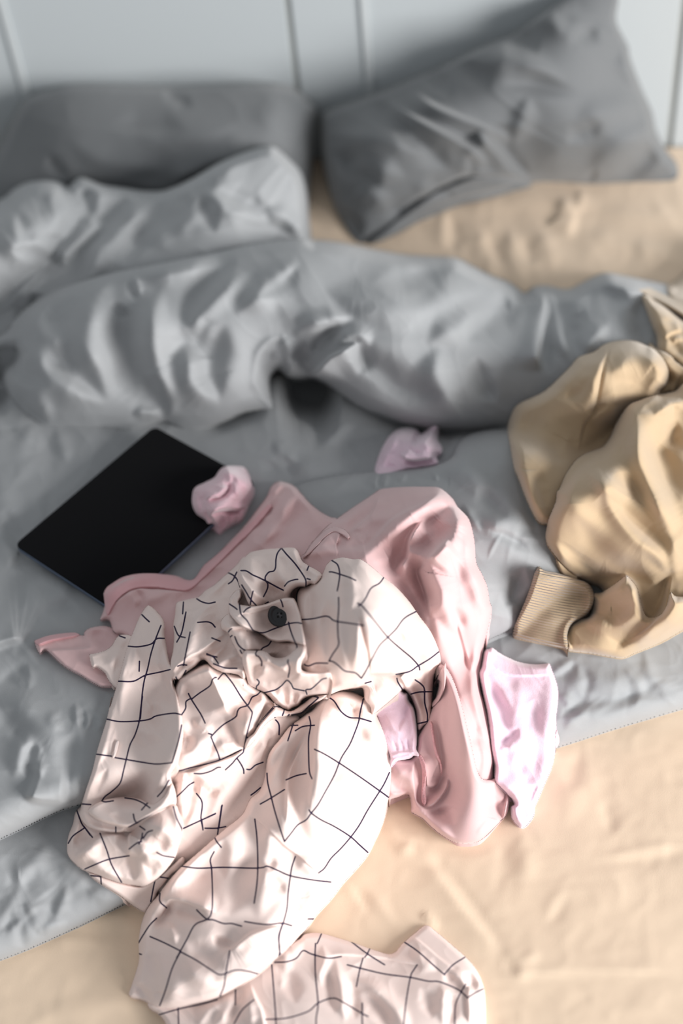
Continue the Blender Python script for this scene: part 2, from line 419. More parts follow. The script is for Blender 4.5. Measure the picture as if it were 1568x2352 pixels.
SH = [('s', 34, 2.6, 'U 175,610 240,700 350,850 470,1000 560,1100 615,1150', 9), ('r', 10, -1.2, 'U 215,600 330,740 440,880 590,1080'),
      ('r', 26, 1.8, 'U 60,480 150,610 260,640'), ('r', 14, 1.6, 'U 20,610 60,600 120,570'), ('r', 12, -1.0, 'U 120,540 130,600'),
      ('r', 22, 1.3, 'U 590,1120 660,1190 690,1260 640,1310'), ('r', 14, -1.6, 'U 600,1180 650,1230 660,1290'),
      ('s', 60, 1.6, 'U 1600,1262 1300,1262 1000,1262 760,1275 600,1300 500,1320', 8), ('r', 12, 1.4, 'U 1100,635 1250,610 1400,580 1600,560'),
      ('r', 26, -1.6, 'U 1100,660 1300,640 1600,600'), ('r', 12, 1.2, 'U 690,1200 740,1170 800,1160'),
      ('r', 30, -2.0, 'U 1150,330 1170,420 1190,500'), ('r', 34, 1.8, 'U 1060,100 1020,200 960,340 930,440'),
      ('r', 30, -1.6, 'U 1010,60 990,180 960,280'), ('r', 20, 1.4, 'U 930,800 880,880 830,960'), ('r', 16, -1.2, 'U 950,820 890,920 850,990'),
      ('r', 26, 1.4, 'U 690,500 720,640 700,800'), ('r', 22, -1.0, 'U 600,560 600,680 590,800'), ('r', 10, 1.3, 'U 180,930 200,980 240,1020'),
      ('r', 10, 1.1, 'G 500,210 560,280 600,340 620,400'), ('r', 10, -1.2, 'G 530,200 590,270 640,390'), ('r', 12, 1.4, 'G 640,230 700,320 780,420 860,450'),
      ('r', 12, 1.2, 'G 980,360 1000,420 1060,470'), ('r', 16, 1.6, 'E 1010,720 1100,900 1180,990'),
      ('r', 40, 2.4, 'S 0,2050 200,1990 400,1960 700,1960'), ('r', 20, -1.8, 'S 200,2120 400,2060 600,2060 800,2080'),
      ('r', 16, 1.5, 'S 300,2100 500,2090 640,2120'), ('r', 30, 1.6, '100,2330 200,2310 330,2300'), ('r', 24, 2.0, 'F 0,380 80,420 170,480'),
      # behind the duvet
      ('r', 26, 3.4, 'M 490,960 490,1040 480,1120'), ('r', 20, -3.0, 'M 520,960 530,1040 540,1130'), ('r', 24, 3.0, 'M 640,1020 660,1090 700,1180 720,1260'),
      ('r', 18, -3.0, 'M 700,1040 720,1120 760,1200'), ('r', 22, 3.2, 'M 800,1040 800,1120 830,1210 840,1300'), ('r', 18, -2.6, 'M 860,1060 870,1140 880,1200'),
      ('r', 22, 3.0, 'M 920,1040 960,1120 980,1220'), ('s', 90, 5.0, 'M 990,900 1060,920 1090,970 1080,1030 1050,1090', 14),
      ('r', 40, 3.0, 'M 1100,1050 1200,1120 1340,1160 1500,1180'), ('r', 26, -2.6, 'M 1160,1100 1250,1150 1400,1200'), ('r', 30, 2.5, 'M 600,930 800,900 1000,905 1200,930'),
      ('r', 26, 2.6, 'M 1200,960 1400,980 1568,1000'), ('r', 22, 3.0, 'P 1340,130 1450,160 1540,210'), ('r', 20, 2.6, 'M 1100,860 1110,900 1090,960'),
      ('r', 24, 3.0, '735,400 745,470 780,545')]
SH += rnd(3, 40, (880, 430, 1700, 700), 120, 16, 2.2, 70, 35) + rnd(5, 34, (300, 1850, 1750, 2600), 130, 15, 1.1, 55, 50)
SH += rnd(6, 24, (880, 560, 1250, 680), 70, 9, 1.8, 80, 25)
def sheet_relief(px, py): return folds(px, py, SH, 1.0, 1.2)+0.0022*fbm(px/170, py/120, 3)+0.0006*crumple(px/60, py/45)
HM = sheet_relief(HX, HY)
def bed_sheet():
    st = 0.004; xs = np.arange(BX0, BX1+1e-6, st); ys = np.arange(BY0, BY1+1e-6, st)
    X, Y = np.meshgrid(xs, ys); Pw = np.stack([X, Y, np.full(X.shape, BED)], -1)
    px, py = to_px(Pw)
    z = sheet_relief(px, py)
    e = np.minimum(np.minimum(X-BX0, BX1-X), np.minimum(Y-BY0, 0.2)); z = z-0.03*np.clip(1-e/0.03, 0, 1)**2
    V = np.stack([X, Y, BED+z], -1).reshape(-1, 3); ny, nx = X.shape; I = np.arange(nx*ny).reshape(ny, nx)
    q = np.stack([I[:-1, :-1], I[:-1, 1:], I[1:, 1:], I[1:, :-1]], -1).reshape(-1, 4)
    loop = np.concatenate([I[0, :], I[1:, -1], I[-1, -2::-1], I[-2:0:-1, 0]]); n = len(V); k = len(loop)
    a = np.arange(k); V2 = [V]; Q = [q]; prev = loop
    for dz, o_ in ((0.08, 0.006), (0.2, 0.004), (0.25, -0.01)):
        W_ = V[loop].copy(); W_[:, 2] = BED-0.03-dz
        W_[:, 0] += np.where(W_[:, 0] < BX0+1e-4, -o_, np.where(W_[:, 0] > BX1-1e-4, o_, 0)); W_[:, 1] += np.where(W_[:, 1] < BY0+1e-4, -o_, 0)
        V2.append(W_); cur = n+a; n += k
        Q.append(np.stack([prev[a], cur[a], cur[(a+1) % k], prev[(a+1) % k]], 1)); prev = cur
    o = new_obj('fitted_sheet', mesh_np('fitted_sheet', np.vstack(V2), np.vstack(Q)), M_sheet, mt)
bed_sheet()

# ---------------------------------------------------------------- pillows
def zy(L): return [(x, y, z_of_y(x, y, Y)) for (x, y, Y) in L]
W_ = WALL_Y
pl = sheet('-90,640 -85,520 -30,380 0,315 22,262 50,218 80,203 110,193 160,182 300,183 400,186 480,184 560,179 640,181 680,192 708,212 726,232 742,236 736,262 728,300 720,360 712,430 708,520 700,600 560,640 300,650 100,650',
    zy([(0, 320, W_-.09), (60, 215, W_-.05), (160, 184, W_-.045), (400, 188, W_-.045), (640, 185, W_-.045), (735, 240, W_-.05), (715, 420, W_-.13), (710, 560, W_-.20),
        (160, 240, W_-.11), (400, 240, W_-.115), (640, 240, W_-.105), (400, 330, W_-.185), (160, 340, W_-.19), (600, 330, W_-.17), (400, 430, W_-.215), (200, 440, W_-.22), (400, 600, W_-.22), (0, 450, W_-.2), (-60, 560, W_-.2)]),
    34, [('r', 26, -7, 'N 220,700 250,750 300,800'), ('r', 30, 5, 'N 330,640 420,700 520,740 700,760'), ('s', 34, 7, 'N 1150,700 1050,740 960,760 760,850', 16),
         ('r', 30, -5, 'N 520,560 700,570 820,590'), ('r', 24, 4, 'N 540,600 700,620 900,600 1050,560'), ('r', 40, 5, 'N 1240,420 1230,520 1260,640 1330,720'), ('r', 22, -4, 'N 740,400 800,450 860,480'),
         ('r', 20, -10, 'N 1420,470 1400,560 1395,700')],
    3.6, 'abs', [(2.2, 110, 10, 2.5)], skirt=0.25, rim=0.8, famp=1.3)
o = cloth('pillow', M_pillow, [pl]); tag(o, 'dark grey pillow lying squarely against the wall behind the rumpled duvet, left of the two', 'pillow', 'grey pillows at the head of the bed')
pr = sheet('732,262 748,246 770,236 870,200 985,150 1100,98 1200,45 1290,-20 1360,-70 1420,-95 1452,-80 1440,-30 1433,10 1427,45 1440,78 1453,105 1456,135 1478,200 1500,255 1508,300 1530,345 1552,372 1558,392 1554,408 1530,414 1440,417 1360,421 1290,417 1230,417 1180,428 1110,455 1050,466 1000,488 950,508 900,535 850,554 822,556 800,532 780,500 765,470 750,420 738,360 732,300',
    zy([(745, 250, W_-.05), (870, 205, W_-.045), (985, 152, W_-.04), (1150, 75, W_-.035), (1290, -10, W_-.03), (1420, -80, W_-.025), (1435, 40, W_-.04), (1480, 210, W_-.06), (1550, 385, W_-.085)])
    + [(1500, 412, .006), (1360, 417, .01), (1230, 416, .012), (1110, 452, .012), (1000, 486, .006), (900, 532, .003), (822, 552, .002), (770, 470, .03)]
    + zy([(1150, 150, W_-.14), (1000, 230, W_-.155), (860, 300, W_-.17), (1300, 90, W_-.11), (1350, 220, W_-.15), (1200, 260, W_-.18), (1420, 320, W_-.15), (1000, 360, W_-.21), (880, 420, W_-.21), (1280, 360, W_-.16)]),
    26, [('s', 26, 13, 'M 240,440 330,500 440,560 540,610 620,660 680,720 700,760', 9), ('s', 26, 11, 'M 350,390 420,450 520,500 640,545 740,590 810,620', 8),
         ('s', 28, 13, 'M 640,580 700,640 760,700 830,770 900,815', 9), ('r', 16, -7, 'M 700,580 760,660 820,740 880,800'),
         ('r', 22, -9, 'M 420,250 450,300 460,350 520,420'), ('r', 24, 6, 'M 470,260 600,280 720,330 860,350'), ('r', 26, -8, 'M 480,260 600,300 700,330 800,345 950,390 1070,420'),
         ('r', 30, 8, 'M 560,200 640,230 750,260 900,300 1000,340'), ('r', 30, -7, 'M 700,110 780,130 850,180 900,230'), ('r', 36, 6, 'M 880,40 960,80 1060,110 1160,110'),
         ('r', 34, -6, 'M 1000,60 1100,120 1180,190'), ('r', 26, 5, 'M 870,450 850,530 810,640'), ('r', 40, 5, 'M 1100,560 1180,520 1300,480 1400,460'),
         ('r', 40, -5, 'M 1060,640 1100,600 1200,560'), ('r', 30, -8, 'M 400,860 500,820 560,800 620,780'), ('s', 22, 9, 'M 860,815 700,800 600,790 500,830 420,870 260,960', 7),
         ('r', 26, 7, 'M 0,600 100,620 260,640 420,700'), ('r', 26, -7, 'M 280,600 380,650 440,700 520,760'), ('r', 30, 7, 'M 60,760 160,760 300,800'),
         ('r', 24, -7, 'M 0,690 90,740 200,830'), ('r', 20, -8, 'M 20,940 80,1000 110,1070'), ('r', 22, 6, 'M 80,900 160,880 240,940'), ('r', 22, -6, 'M 240,960 330,910 420,860'),
         ('r', 30, 6, 'M 1170,800 1200,740 1300,660 1420,560'), ('r', 24, -7, 'M 1250,800 1350,760 1450,640'), ('r', 22, -8, 'M 1130,830 1160,790 1180,760'),
         ('r', 24, 5, 'M 1320,220 1330,330 1400,420'), ('r', 22, -5, 'M 590,700 620,740 600,800'), ('r', 22, -5, 'M 150,470 250,520 360,590')],
    3.2, 'abs', [(2.6, 90, 28, 2.6)], skirt=0.3, rim=0.8, famp=1.7)
o = cloth('pillow', M_pillow, [pr]); tag(o, 'dark grey creased pillow tilted up on one corner against the wall, right of the two', 'pillow', 'grey pillows at the head of the bed')
sq_ = sheet('M 430,880 520,835 620,800 760,800 880,815 860,822 760,850 640,880 560,900 480,930 400,980 300,1040 200,1085 150,1095 240,1020 330,950', 0.006, 8,
    [('r', 8, 4, 'M 250,1010 400,930 560,870 760,830'), ('r', 7, -3, 'M 450,890 500,870 540,900')], 3.0, 'rel', None, skirt=0.01)
fl = cloth('flap', M_pillow, [sq_], o)

# ---------------------------------------------------------------- the duvet: one quilt lying in several heaped layers
DV = []
DV.append(sheet('-520,2420 -260,2290 0,2206 150,2143 310,2066 450,2000 700,1930 900,1838 1100,1770 1283,1716 1420,1672 1568,1628 1760,1570 1900,1530 1900,1250 1500,1150 1000,1100 300,1200 -100,1400 -520,1500',
    [(-400, 2330, .03), (0, 2180, .03), (300, 2030, .032), (700, 1900, .032), (1100, 1740, .032), (1568, 1590, .034), (1850, 1520, .034),
     (0, 2000, .045), (-400, 2100, .045), (200, 1880, .05), (600, 1700, .055), (1100, 1560, .05), (1400, 1500, .052), (1568, 1400, .055), (1800, 1350, .055), (500, 1300, .06), (1200, 1200, .06)],
    60, [('d', 70, -60, '640,900 700,900 780,912'), ('d', 30, -45, '-60,915 0,912 30,920'), ('d', 26, -35, '800,925 880,962 960,988 1050,995 1170,988 1260,988'), ('r', 26, -6, 'S 50,1690 130,1760 240,1640'), ('r', 20, 7, 'S 90,1740 150,1680 260,1560 280,1500'), ('r', 16, -5, 'S 150,1900 200,1960 300,2080'), ('r', 12, 5, 'S 165,1870 205,1940 260,2060'),
         ('r', 14, 4, 'S 0,1960 60,1880 110,1800 140,1700'), ('r', 20, 6, 'S 360,1950 390,1850 430,1760'), ('r', 18, -5, 'S 290,1990 340,1880 390,1780'), ('r', 16, 5, 'S 240,2050 300,2030 420,1990'),
         ('r', 14, -4, 'S 150,1990 130,2060 160,2160'), ('r', 24, 5, 'S 380,1620 470,1690 560,1760'), ('r', 18, 4, 'S 560,1780 640,1830 720,1850'), ('r', 22, -5, 'S 0,2040 60,1990 120,1960'),
         ('r', 12, 4, 'C 1330,420 1400,380 1460,330'), ('r', 14, -4, 'C 1350,440 1420,420 1500,350'), ('r', 14, 5, 'C 1380,560 1440,600 1430,660'), ('r', 20, -6, 'C 1400,700 1470,640 1568,560'), ('r', 16, 5, 'C 1420,780 1500,700 1568,640'),
         ('r', 20, 5, '1290,1600 1340,1560 1400,1570 1450,1540'), ('r', 14, -5, '1300,1640 1360,1610 1440,1600 1520,1560'), ('r', 12, 4, '1440,1540 1470,1580 1460,1620'), ('r', 12, -4, '1330,1530 1350,1560 1340,1600'),
         ('r', 14, 4, '1480,1500 1500,1560 1560,1590'), ('r', 14, -4, '1380,1640 1450,1600 1568,1580')]
    + rnd(11, 46, (1150, 1470, 1850, 1650), 60, 7, 2.2, 40, 80) + rnd(12, 60, (-300, 1880, 300, 2180), 80, 9, 2.6, -60, 60),
    3.0, 'abs', [(0.7, 60, 20, 1.5), (3.0, 170, 60, 1.5)], skirt=0.03, rim=1.0, fwid=1.15, famp=0.7))
DV.append(sheet('-520,2150 -260,2040 -60,1956 0,1928 60,1900 130,1866 180,1850 300,1815 480,1770 700,1700 900,1600 1040,1510 1120,1470 1190,1438 1220,1400 1300,1350 1500,1290 1750,1250 1900,1230 1900,900 1500,900 900,850 300,850 0,850 -300,800 -520,800',
    [(-400, 2050, .10), (0, 1870, .108), (150, 1820, .104), (500, 1700, .085), (900, 1560, .085), (1150, 1400, .09), (1400, 1280, .09), (1800, 1200, .09),
     (-400, 1700, .10), (0, 1650, .115), (180, 1680, .12), (60, 1450, .10), (150, 1330, .088), (-300, 1300, .10), (40, 1180, .085), (300, 1200, .086), (500, 1250, .086),
     (750, 1350, .10), (1000, 1350, .105), (1150, 1250, .115), (1180, 1100, .115), (1080, 1180, .118), (600, 1200, .09), (300, 1000, .085), (0, 1000, .09), (-300, 950, .08),
     (650, 990, .088), (900, 1000, .085), (1050, 1000, .09), (1250, 1000, .10), (1500, 1100, .10), (600, 1080, .084), (780, 1050, .082), (0, 850, .07), (500, 850, .06), (1000, 850, .06)],
    70, [('d', 62, -110, '630,900 700,898 790,912'), ('d', 26, -40, '-40,915 0,912 30,920'), ('d', 20, -40, '810,925 880,960 960,985 1050,992 1170,985 1250,985'), ('d', 16, -16, '440,985 500,976 560,952 620,942'), ('r', 40, 10, 'H 1240,220 1300,160 1350,120'), ('r', 30, -12, 'H 1200,250 1220,180 1260,110'), ('r', 30, 8, 'H 1100,360 1250,320 1400,420 1450,560'),
         ('r', 10, 4, 'H 770,390 750,440 745,490'), ('r', 10, 4, 'H 830,385 810,430 800,480'), ('r', 9, -4, 'H 800,385 780,430 770,480'), ('r', 10, 4, 'H 950,370 930,410 900,450'), ('r', 12, 5, 'H 1100,360 1130,390 1150,440'),
         ('r', 22, 6, 'H 380,210 430,150 520,90 600,70'), ('r', 18, -6, 'H 330,230 420,100 520,60'), ('r', 14, 5, 'H 80,190 140,240 230,310'), ('r', 18, -5, 'H 0,320 100,370 250,330'), ('r', 30, 7, 'H 200,360 350,360 560,300'),
         ('r', 40, 8, 'Q 60,160 130,230 60,330 50,480'), ('r', 22, -8, 'Q 150,200 90,280 70,380 90,500'), ('r', 26, 8, 'Q 190,230 120,330 110,420 190,520 230,640 240,760'),
         ('r', 24, -7, 'Q 130,430 200,540 270,660 280,730'), ('r', 24, 7, 'Q 0,500 20,620 60,740 110,880'), ('r', 20, -9, 'Q 0,740 50,760 90,850 130,930'),
         ('r', 20, 8, 'Q 0,820 30,930 90,1020 170,1000'), ('r', 14, -8, 'Q 60,1050 110,1020 170,980 200,930'), ('r', 30, -6, 'Q 0,1280 60,1150 120,1040 160,1000'), ('r', 40, 6, 'Q 130,1300 200,1180 260,1060'),
         ('r', 30, 7, 'Q 340,220 380,330 400,420'), ('r', 26, -5, 'Q 260,260 300,380 320,480'),
         ('r', 24, 6, 'A 0,920 100,870 220,840 300,870'), ('r', 20, -5, 'A 120,930 240,900 330,930'), ('r', 22, 5, 'A 100,700 200,760 320,830'),
         ('r', 30, 10, 'S 0,560 60,580 160,620 240,700 330,800 420,860'), ('r', 26, -8, 'S 0,640 100,740 150,850'), ('r', 24, 10, 'S 150,760 140,880 120,980 90,1060'), ('r', 30, 9, 'S 250,870 230,960 260,1060'), ('r', 20, -9, 'S 210,850 190,950 180,1060'),
         ('s', 60, 20, 'S 440,1240 330,1235 240,1225 180,1205 140,1190', 10), ('r', 60, -14, 'S 480,800 430,960 420,1100'), ('r', 10, 5, 'S 480,600 490,660 500,740'), ('r', 10, 4, 'S 540,640 560,700 550,760'), ('r', 10, -4, 'S 510,620 530,690 520,760'),
         ('r', 16, 5, 'S 590,650 640,700 620,770'), ('r', 24, 6, 'S 0,230 80,210 150,230 230,330'), ('r', 20, -6, 'S 0,470 100,400 180,420'), ('r', 18, 4, 'S 180,350 190,430 185,500'), ('r', 16, 4, 'S 380,640 330,700 400,760'),
         ('s', 70, 18, 'S 160,220 120,205 60,215 0,235 -150,300', 12), ('r', 20, 6, 'R 60,1350 180,1400 300,1480'), ('r', 26, 7, 'R 0,1270 100,1300 200,1290 300,1330'), ('r', 26, -8, 'R 0,1100 60,1180 160,1260'),
         ('r', 50, 9, 'R 0,850 80,900 150,1000 200,1150'), ('r', 44, -16, 'R 260,1600 220,1700 160,1800'), ('r', 20, 5, 'R 0,1450 100,1420 200,1480 280,1560'),
         ('r', 8, 2.5, 'H 1340,730 1400,800 1480,900'), ('r', 8, -2.5, 'H 1380,900 1450,930 1480,1000'), ('r', 9, 3, 'H 1330,580 1380,650 1430,680')]
    + rnd(21, 40, (1050, 1180, 1260, 1460), 60, 7, 2.4, 60, 80) + rnd(22, 60, (-200, 1400, 260, 1850), 70, 9, 2.6, 60, 70) + rnd(23, 30, (560, 960, 860, 1090), 70, 9, 2.4, 40, 60),
    3.0, 'abs', [(0.9, 60, 40, 1.6), (4.5, 200, 20, 1.5)], skirt=0.02, rim=0.9, fwid=1.25, famp=0.85))
DV.append(sheet('585,1185 615,1155 650,1130 700,1108 775,1092 863,1083 930,1078 1000,1067 1035,1050 1050,1020 1070,1000 1110,988 1165,986 1250,1000 1330,1080 1340,1200 1300,1350 1225,1402 1190,1437 1122,1470 1040,1510 900,1600 700,1600 600,1450 560,1280',
    [(600, 1170, .02), (860, 1085, .028), (1040, 1050, .03), (1160, 990, .03), (1300, 1200, .02), (1190, 1435, .012), (1040, 1510, .01), (700, 1590, .01), (570, 1300, .01), (900, 1200, .034), (1120, 1120, .034), (1150, 1280, .03), (750, 1200, .026)],
    46, [('r', 10, 5, 'H 770,390 750,440 745,490'), ('r', 10, 5, 'H 830,385 810,430 800,480'), ('r', 9, -5, 'H 800,385 780,430 770,480'), ('r', 10, 5, 'H 950,370 930,410 900,450'), ('r', 12, 5, 'H 1100,360 1130,390 1150,440'), ('r', 26, -12, 'H 1190,300 1220,230 1260,170'),
         ('r', 24, 7, 'R 0,1270 100,1300 200,1290 300,1330'), ('r', 26, -8, 'R 0,1100 60,1180 160,1260'), ('r', 30, 8, 'H 1100,360 1250,320 1400,420 1450,560'), ('r', 12, 4, 'H 1330,600 1380,680 1430,760'), ('r', 12, -4, 'R 60,1350 180,1400 300,1480'), ('r', 44, -12, 'R 260,1600 220,1700 160,1800')]
    + rnd(41, 26, (1060, 1150, 1260, 1440), 70, 8, 4, 60, 80), 2.6, 'rel', [(0.9, 60, 40, 1.6), (3, 160, 20, 1.5)], skirt=0.03, rim=0.9))
DV.append(sheet('-300,760 -60,700 60,560 120,470 165,420 190,408 235,424 290,432 330,438 375,437 430,415 500,375 560,350 600,338 630,338 660,362 690,394 704,440 710,500 716,560 720,640 600,700 300,760 0,820',
    [(0, 800, .10), (80, 700, .14), (150, 560, .155), (200, 430, .16), (290, 440, .16), (380, 442, .165), (500, 385, .20), (620, 345, .215), (690, 400, .19), (710, 500, .15), (710, 600, .11),
     (300, 560, .165), (450, 480, .195), (560, 430, .205), (450, 580, .17), (600, 540, .165), (300, 650, .15), (600, 650, .12)],
    26, [('r', 24, 12, 'O 620,0 500,120 420,230 380,330'), ('r', 22, -13, 'N 640,1000 560,1040 500,1110 450,1180'), ('r', 24, 13, 'N 700,900 620,960 540,1040 480,1110 400,1200'),
         ('r', 20, -13, 'N 560,860 520,960 460,1020 380,1090'), ('r', 18, 11, 'N 380,820 440,860 430,920 410,1000'), ('r', 16, -16, 'N 340,830 390,890 400,950 350,1010'), ('r', 16, 11, 'N 290,820 340,860 350,920 330,990'),
         ('s', 40, 15, 'N 480,1000 440,1040 380,1090 320,1150 270,1210', 12), ('r', 18, -13, 'N 900,880 930,960 960,1040'), ('r', 20, 10, 'N 930,870 980,900 1080,960 1180,1000 1240,990'),
         ('r', 20, -11, 'N 980,860 1060,900 1150,930 1200,930'), ('r', 24, -13, 'N 1060,980 1160,1010 1260,1030 1320,1080'), ('r', 26, 9, 'N 1200,950 1300,1000 1380,1060'), ('r', 36, 10, 'N 780,860 860,830 960,780 1100,700'),
         ('r', 22, -9, 'N 960,780 920,820 850,870'), ('r', 30, 8, 'N 640,1090 760,1010 880,960'), ('r', 24, -9, 'N 560,1160 640,1060 740,1000 860,960'), ('r', 26, 8, 'O 200,240 120,300 60,380'), ('r', 14, -14, 'O 190,350 120,400 60,450')],
    3.2, 'abs', [(3.5, 80, -30, 2)], skirt=0.06, fwid=1.2, famp=1.4))
DV.append(sheet('-420,760 -420,470 -200,440 -60,470 0,458 30,435 60,420 105,414 140,420 165,440 182,470 180,505 168,540 150,575 130,600 110,622 80,650 50,680 20,708 0,716 -60,735 -200,770',
    [(-300, 700, .12), (0, 700, .13), (110, 620, .14), (175, 500, .17), (110, 425, .18), (0, 470, .18), (-200, 460, .17), (60, 540, .225), (-60, 560, .22), (0, 620, .195), (-250, 580, .2)],
    40, [('r', 24, 9, 'N 210,870 260,960 290,1060 260,1120'), ('r', 20, -9, 'N 90,960 110,1040 150,1110'), ('r', 18, 7, 'N 60,980 80,1080 110,1130'), ('r', 16, -9, 'N 80,1130 160,1140 240,1160'), ('r', 18, 8, 'N 130,860 200,850 280,900'),
         ('r', 18, -10, 'N 310,960 290,1040 250,1140'), ('r', 20, 8, 'O 100,100 180,130 230,190'), ('r', 14, -9, 'O 160,240 200,230 230,220'), ('r', 18, 7, 'O 0,60 60,160 150,210')],
    3.2, 'abs', [(3, 60, 60, 1.6)], skirt=0.06, fwid=1.2, famp=1.4))
DV.append(sheet('-420,960 -420,800 -200,780 -60,790 10,762 30,735 60,706 110,672 180,648 250,628 330,612 420,594 500,578 560,564 640,552 700,549 780,556 860,572 930,584 1000,588 1050,592 1090,612 1130,632 1165,645 1185,658 1205,672 1225,658 1255,655 1300,664 1330,652 1360,636 1392,626 1430,632 1480,642 1530,652 1650,680 1900,720 1900,960 1600,965 1400,975 1250,975 1165,976 1090,986 1000,986 930,974 880,956 830,936 800,917 772,898 745,882 718,870 690,874 660,868 640,852 624,862 619,880 621,905 625,935 600,940 560,948 530,962 500,974 470,982 420,983 390,972 370,968 330,978 290,986 240,982 180,980 110,978 80,965 45,935 20,905 8,875 6,850 8,800',
    [(-400, 900, .09), (0, 860, .10), (60, 960, .088), (110, 978, .086), (250, 985, .088), (380, 975, .088), (470, 980, .088), (620, 935, .092), (620, 860, .13), (760, 905, .11), (1000, 985, .088), (1170, 975, .09), (1500, 970, .10), (1850, 960, .10),
     (20, 780, .14), (100, 690, .155), (250, 640, .18), (420, 600, .195), (560, 570, .20), (700, 552, .20), (860, 575, .18), (1000, 592, .17), (1130, 635, .155), (1205, 675, .13), (1300, 668, .135), (1392, 630, .15), (1530, 656, .13), (1850, 720, .12),
     (100, 800, .165), (250, 800, .18), (420, 800, .185), (560, 780, .19), (700, 720, .21), (850, 720, .21), (1000, 740, .20), (1100, 800, .18), (1200, 760, .165), (1300, 760, .16), (1400, 740, .165), (1600, 780, .15),
     (300, 900, .14), (150, 900, .135), (470, 900, .145), (560, 880, .15), (900, 870, .165), (1050, 900, .145), (860, 820, .19), (300, 700, .205), (500, 660, .215), (700, 620, .22), (900, 640, .20)],
    34, [('r', 26, -14, 'O 120,330 230,260 330,210'), ('s', 44, 9, 'O 40,470 100,420 200,370 320,300 480,240 640,200 820,160 1000,130', 10),
         ('r', 36, 14, 'O 480,300 430,380 400,460 400,560 430,680 470,790'), ('r', 40, -20, 'O 620,370 580,450 560,540 580,640 610,740 690,850'), ('r', 12, 8, 'O 605,260 615,310 630,350'), ('r', 10, -8, 'O 590,270 598,320 615,370'),
         ('r', 30, 14, 'O 720,350 690,440 680,540 700,620 740,740 770,860'), ('r', 18, -12, 'O 500,380 540,420 590,440'), ('r', 22, -14, 'O 640,720 690,770 730,840 740,890'), ('r', 20, 11, 'O 600,880 660,880 720,900'),
         ('r', 22, 15, 'O 1110,250 1020,310 940,380 890,440 880,500'), ('r', 26, -14, 'O 1040,190 960,260 900,340 850,410 820,470'), ('r', 30, 10, 'O 980,220 860,220 740,230 640,240'), ('r', 26, -14, 'O 920,500 870,560 800,610 780,680 790,780'),
         ('r', 34, 10, 'O 860,560 840,640 880,760 960,840'), ('r', 30, -10, 'O 1000,500 960,600 940,700 980,800'), ('r', 24, 9, 'O 1320,200 1240,290 1160,360 1080,420'), ('r', 24, -9, 'O 1330,230 1280,280 1180,350'),
         ('r', 30, 10, 'O 60,560 130,640 220,720 330,780 450,830'), ('r', 26, -13, 'O 190,560 280,640 380,720 460,810'), ('r', 22, -14, 'O 30,560 60,640 120,700 200,740'), ('r', 26, 12, 'O 20,650 80,740 160,820 220,900'), ('r', 24, -13, 'O 50,770 100,830 140,900 200,940'),
         ('r', 34, 8, 'O 200,400 170,480 220,560 300,640'),
         ('r', 11, 15, 'O 1270,530 1210,560 1170,610 1155,680 1150,740 1180,790 1210,850'), ('r', 14, -14, 'O 1230,600 1200,650 1190,710'), ('r', 18, -16, 'O 1360,560 1380,620 1350,690 1290,700'), ('r', 18, 16, 'O 1270,640 1320,660 1370,650'),
         ('r', 16, 12, 'O 1270,530 1300,600 1290,650'), ('s', 34, 18, 'O 1250,650 1300,730 1360,730 1420,680 1480,620 1540,590 1600,560 1640,550', 8),
         ('r', 14, 13, 'O 1500,470 1410,520 1380,580 1400,630'), ('r', 14, -12, 'O 1520,500 1450,560 1420,620'), ('r', 18, 10, 'O 1568,440 1480,460 1400,480 1340,520'), ('r', 16, -10, 'O 1568,480 1460,510 1380,560 1340,610'),
         ('r', 20, -14, 'P 40,540 100,590 130,640 110,700'), ('r', 20, 10, 'P 0,560 60,545 110,530 150,580'), ('r', 24, -9, 'P 60,600 200,680 300,760 480,800'),
         ('r', 28, 8, 'P 0,340 120,360 260,330 420,300'), ('r', 24, -9, 'P 200,300 320,290 440,240 520,210'), ('r', 30, 8, 'P 100,440 260,420 400,390 520,340 640,320'), ('r', 24, -9, 'P 600,540 660,480 740,440 830,400'), ('r', 30, 7, 'P 440,560 560,480 700,420'),
         ('r', 26, -12, 'P 790,290 760,370 780,420'), ('s', 34, 12, 'P 940,320 960,400 945,500 930,600 925,700', 10), ('r', 14, 12, 'P 970,330 990,400 1000,480 1020,560 1060,640'), ('r', 18, -16, 'P 955,370 960,480 950,600 960,680'),
         ('r', 18, -12, 'P 1010,330 1020,430 1060,520 1100,600'), ('r', 26, 13, 'P 1230,480 1180,520 1150,560 1130,620'), ('r', 26, -13, 'P 1120,420 1090,480 1080,540'), ('r', 34, -16, 'P 1380,380 1360,460 1400,560'), ('r', 26, 8, 'P 1200,270 1300,300 1420,330'),
         ('r', 24, -8, 'P 1080,340 1200,340 1320,380'), ('r', 30, 9, 'P 470,600 460,700 500,800 540,880'), ('r', 34, -7, 'P 640,640 660,740 720,820')]
    + rnd(31, 24, (560, 600, 1100, 800), 120, 16, 2.5, 30, 30),
    3.0, 'abs', [(2.0, 130, 60, 2.0), (0.5, 45, 40, 2.0)], skirt=0.09, rim=0.85, fwid=1.25, famp=1.7))
dv = cloth('duvet', M_duvet, DV); tag(dv, 'rumpled light grey duvet heaped in folds across the bed under the clothes', 'duvet')
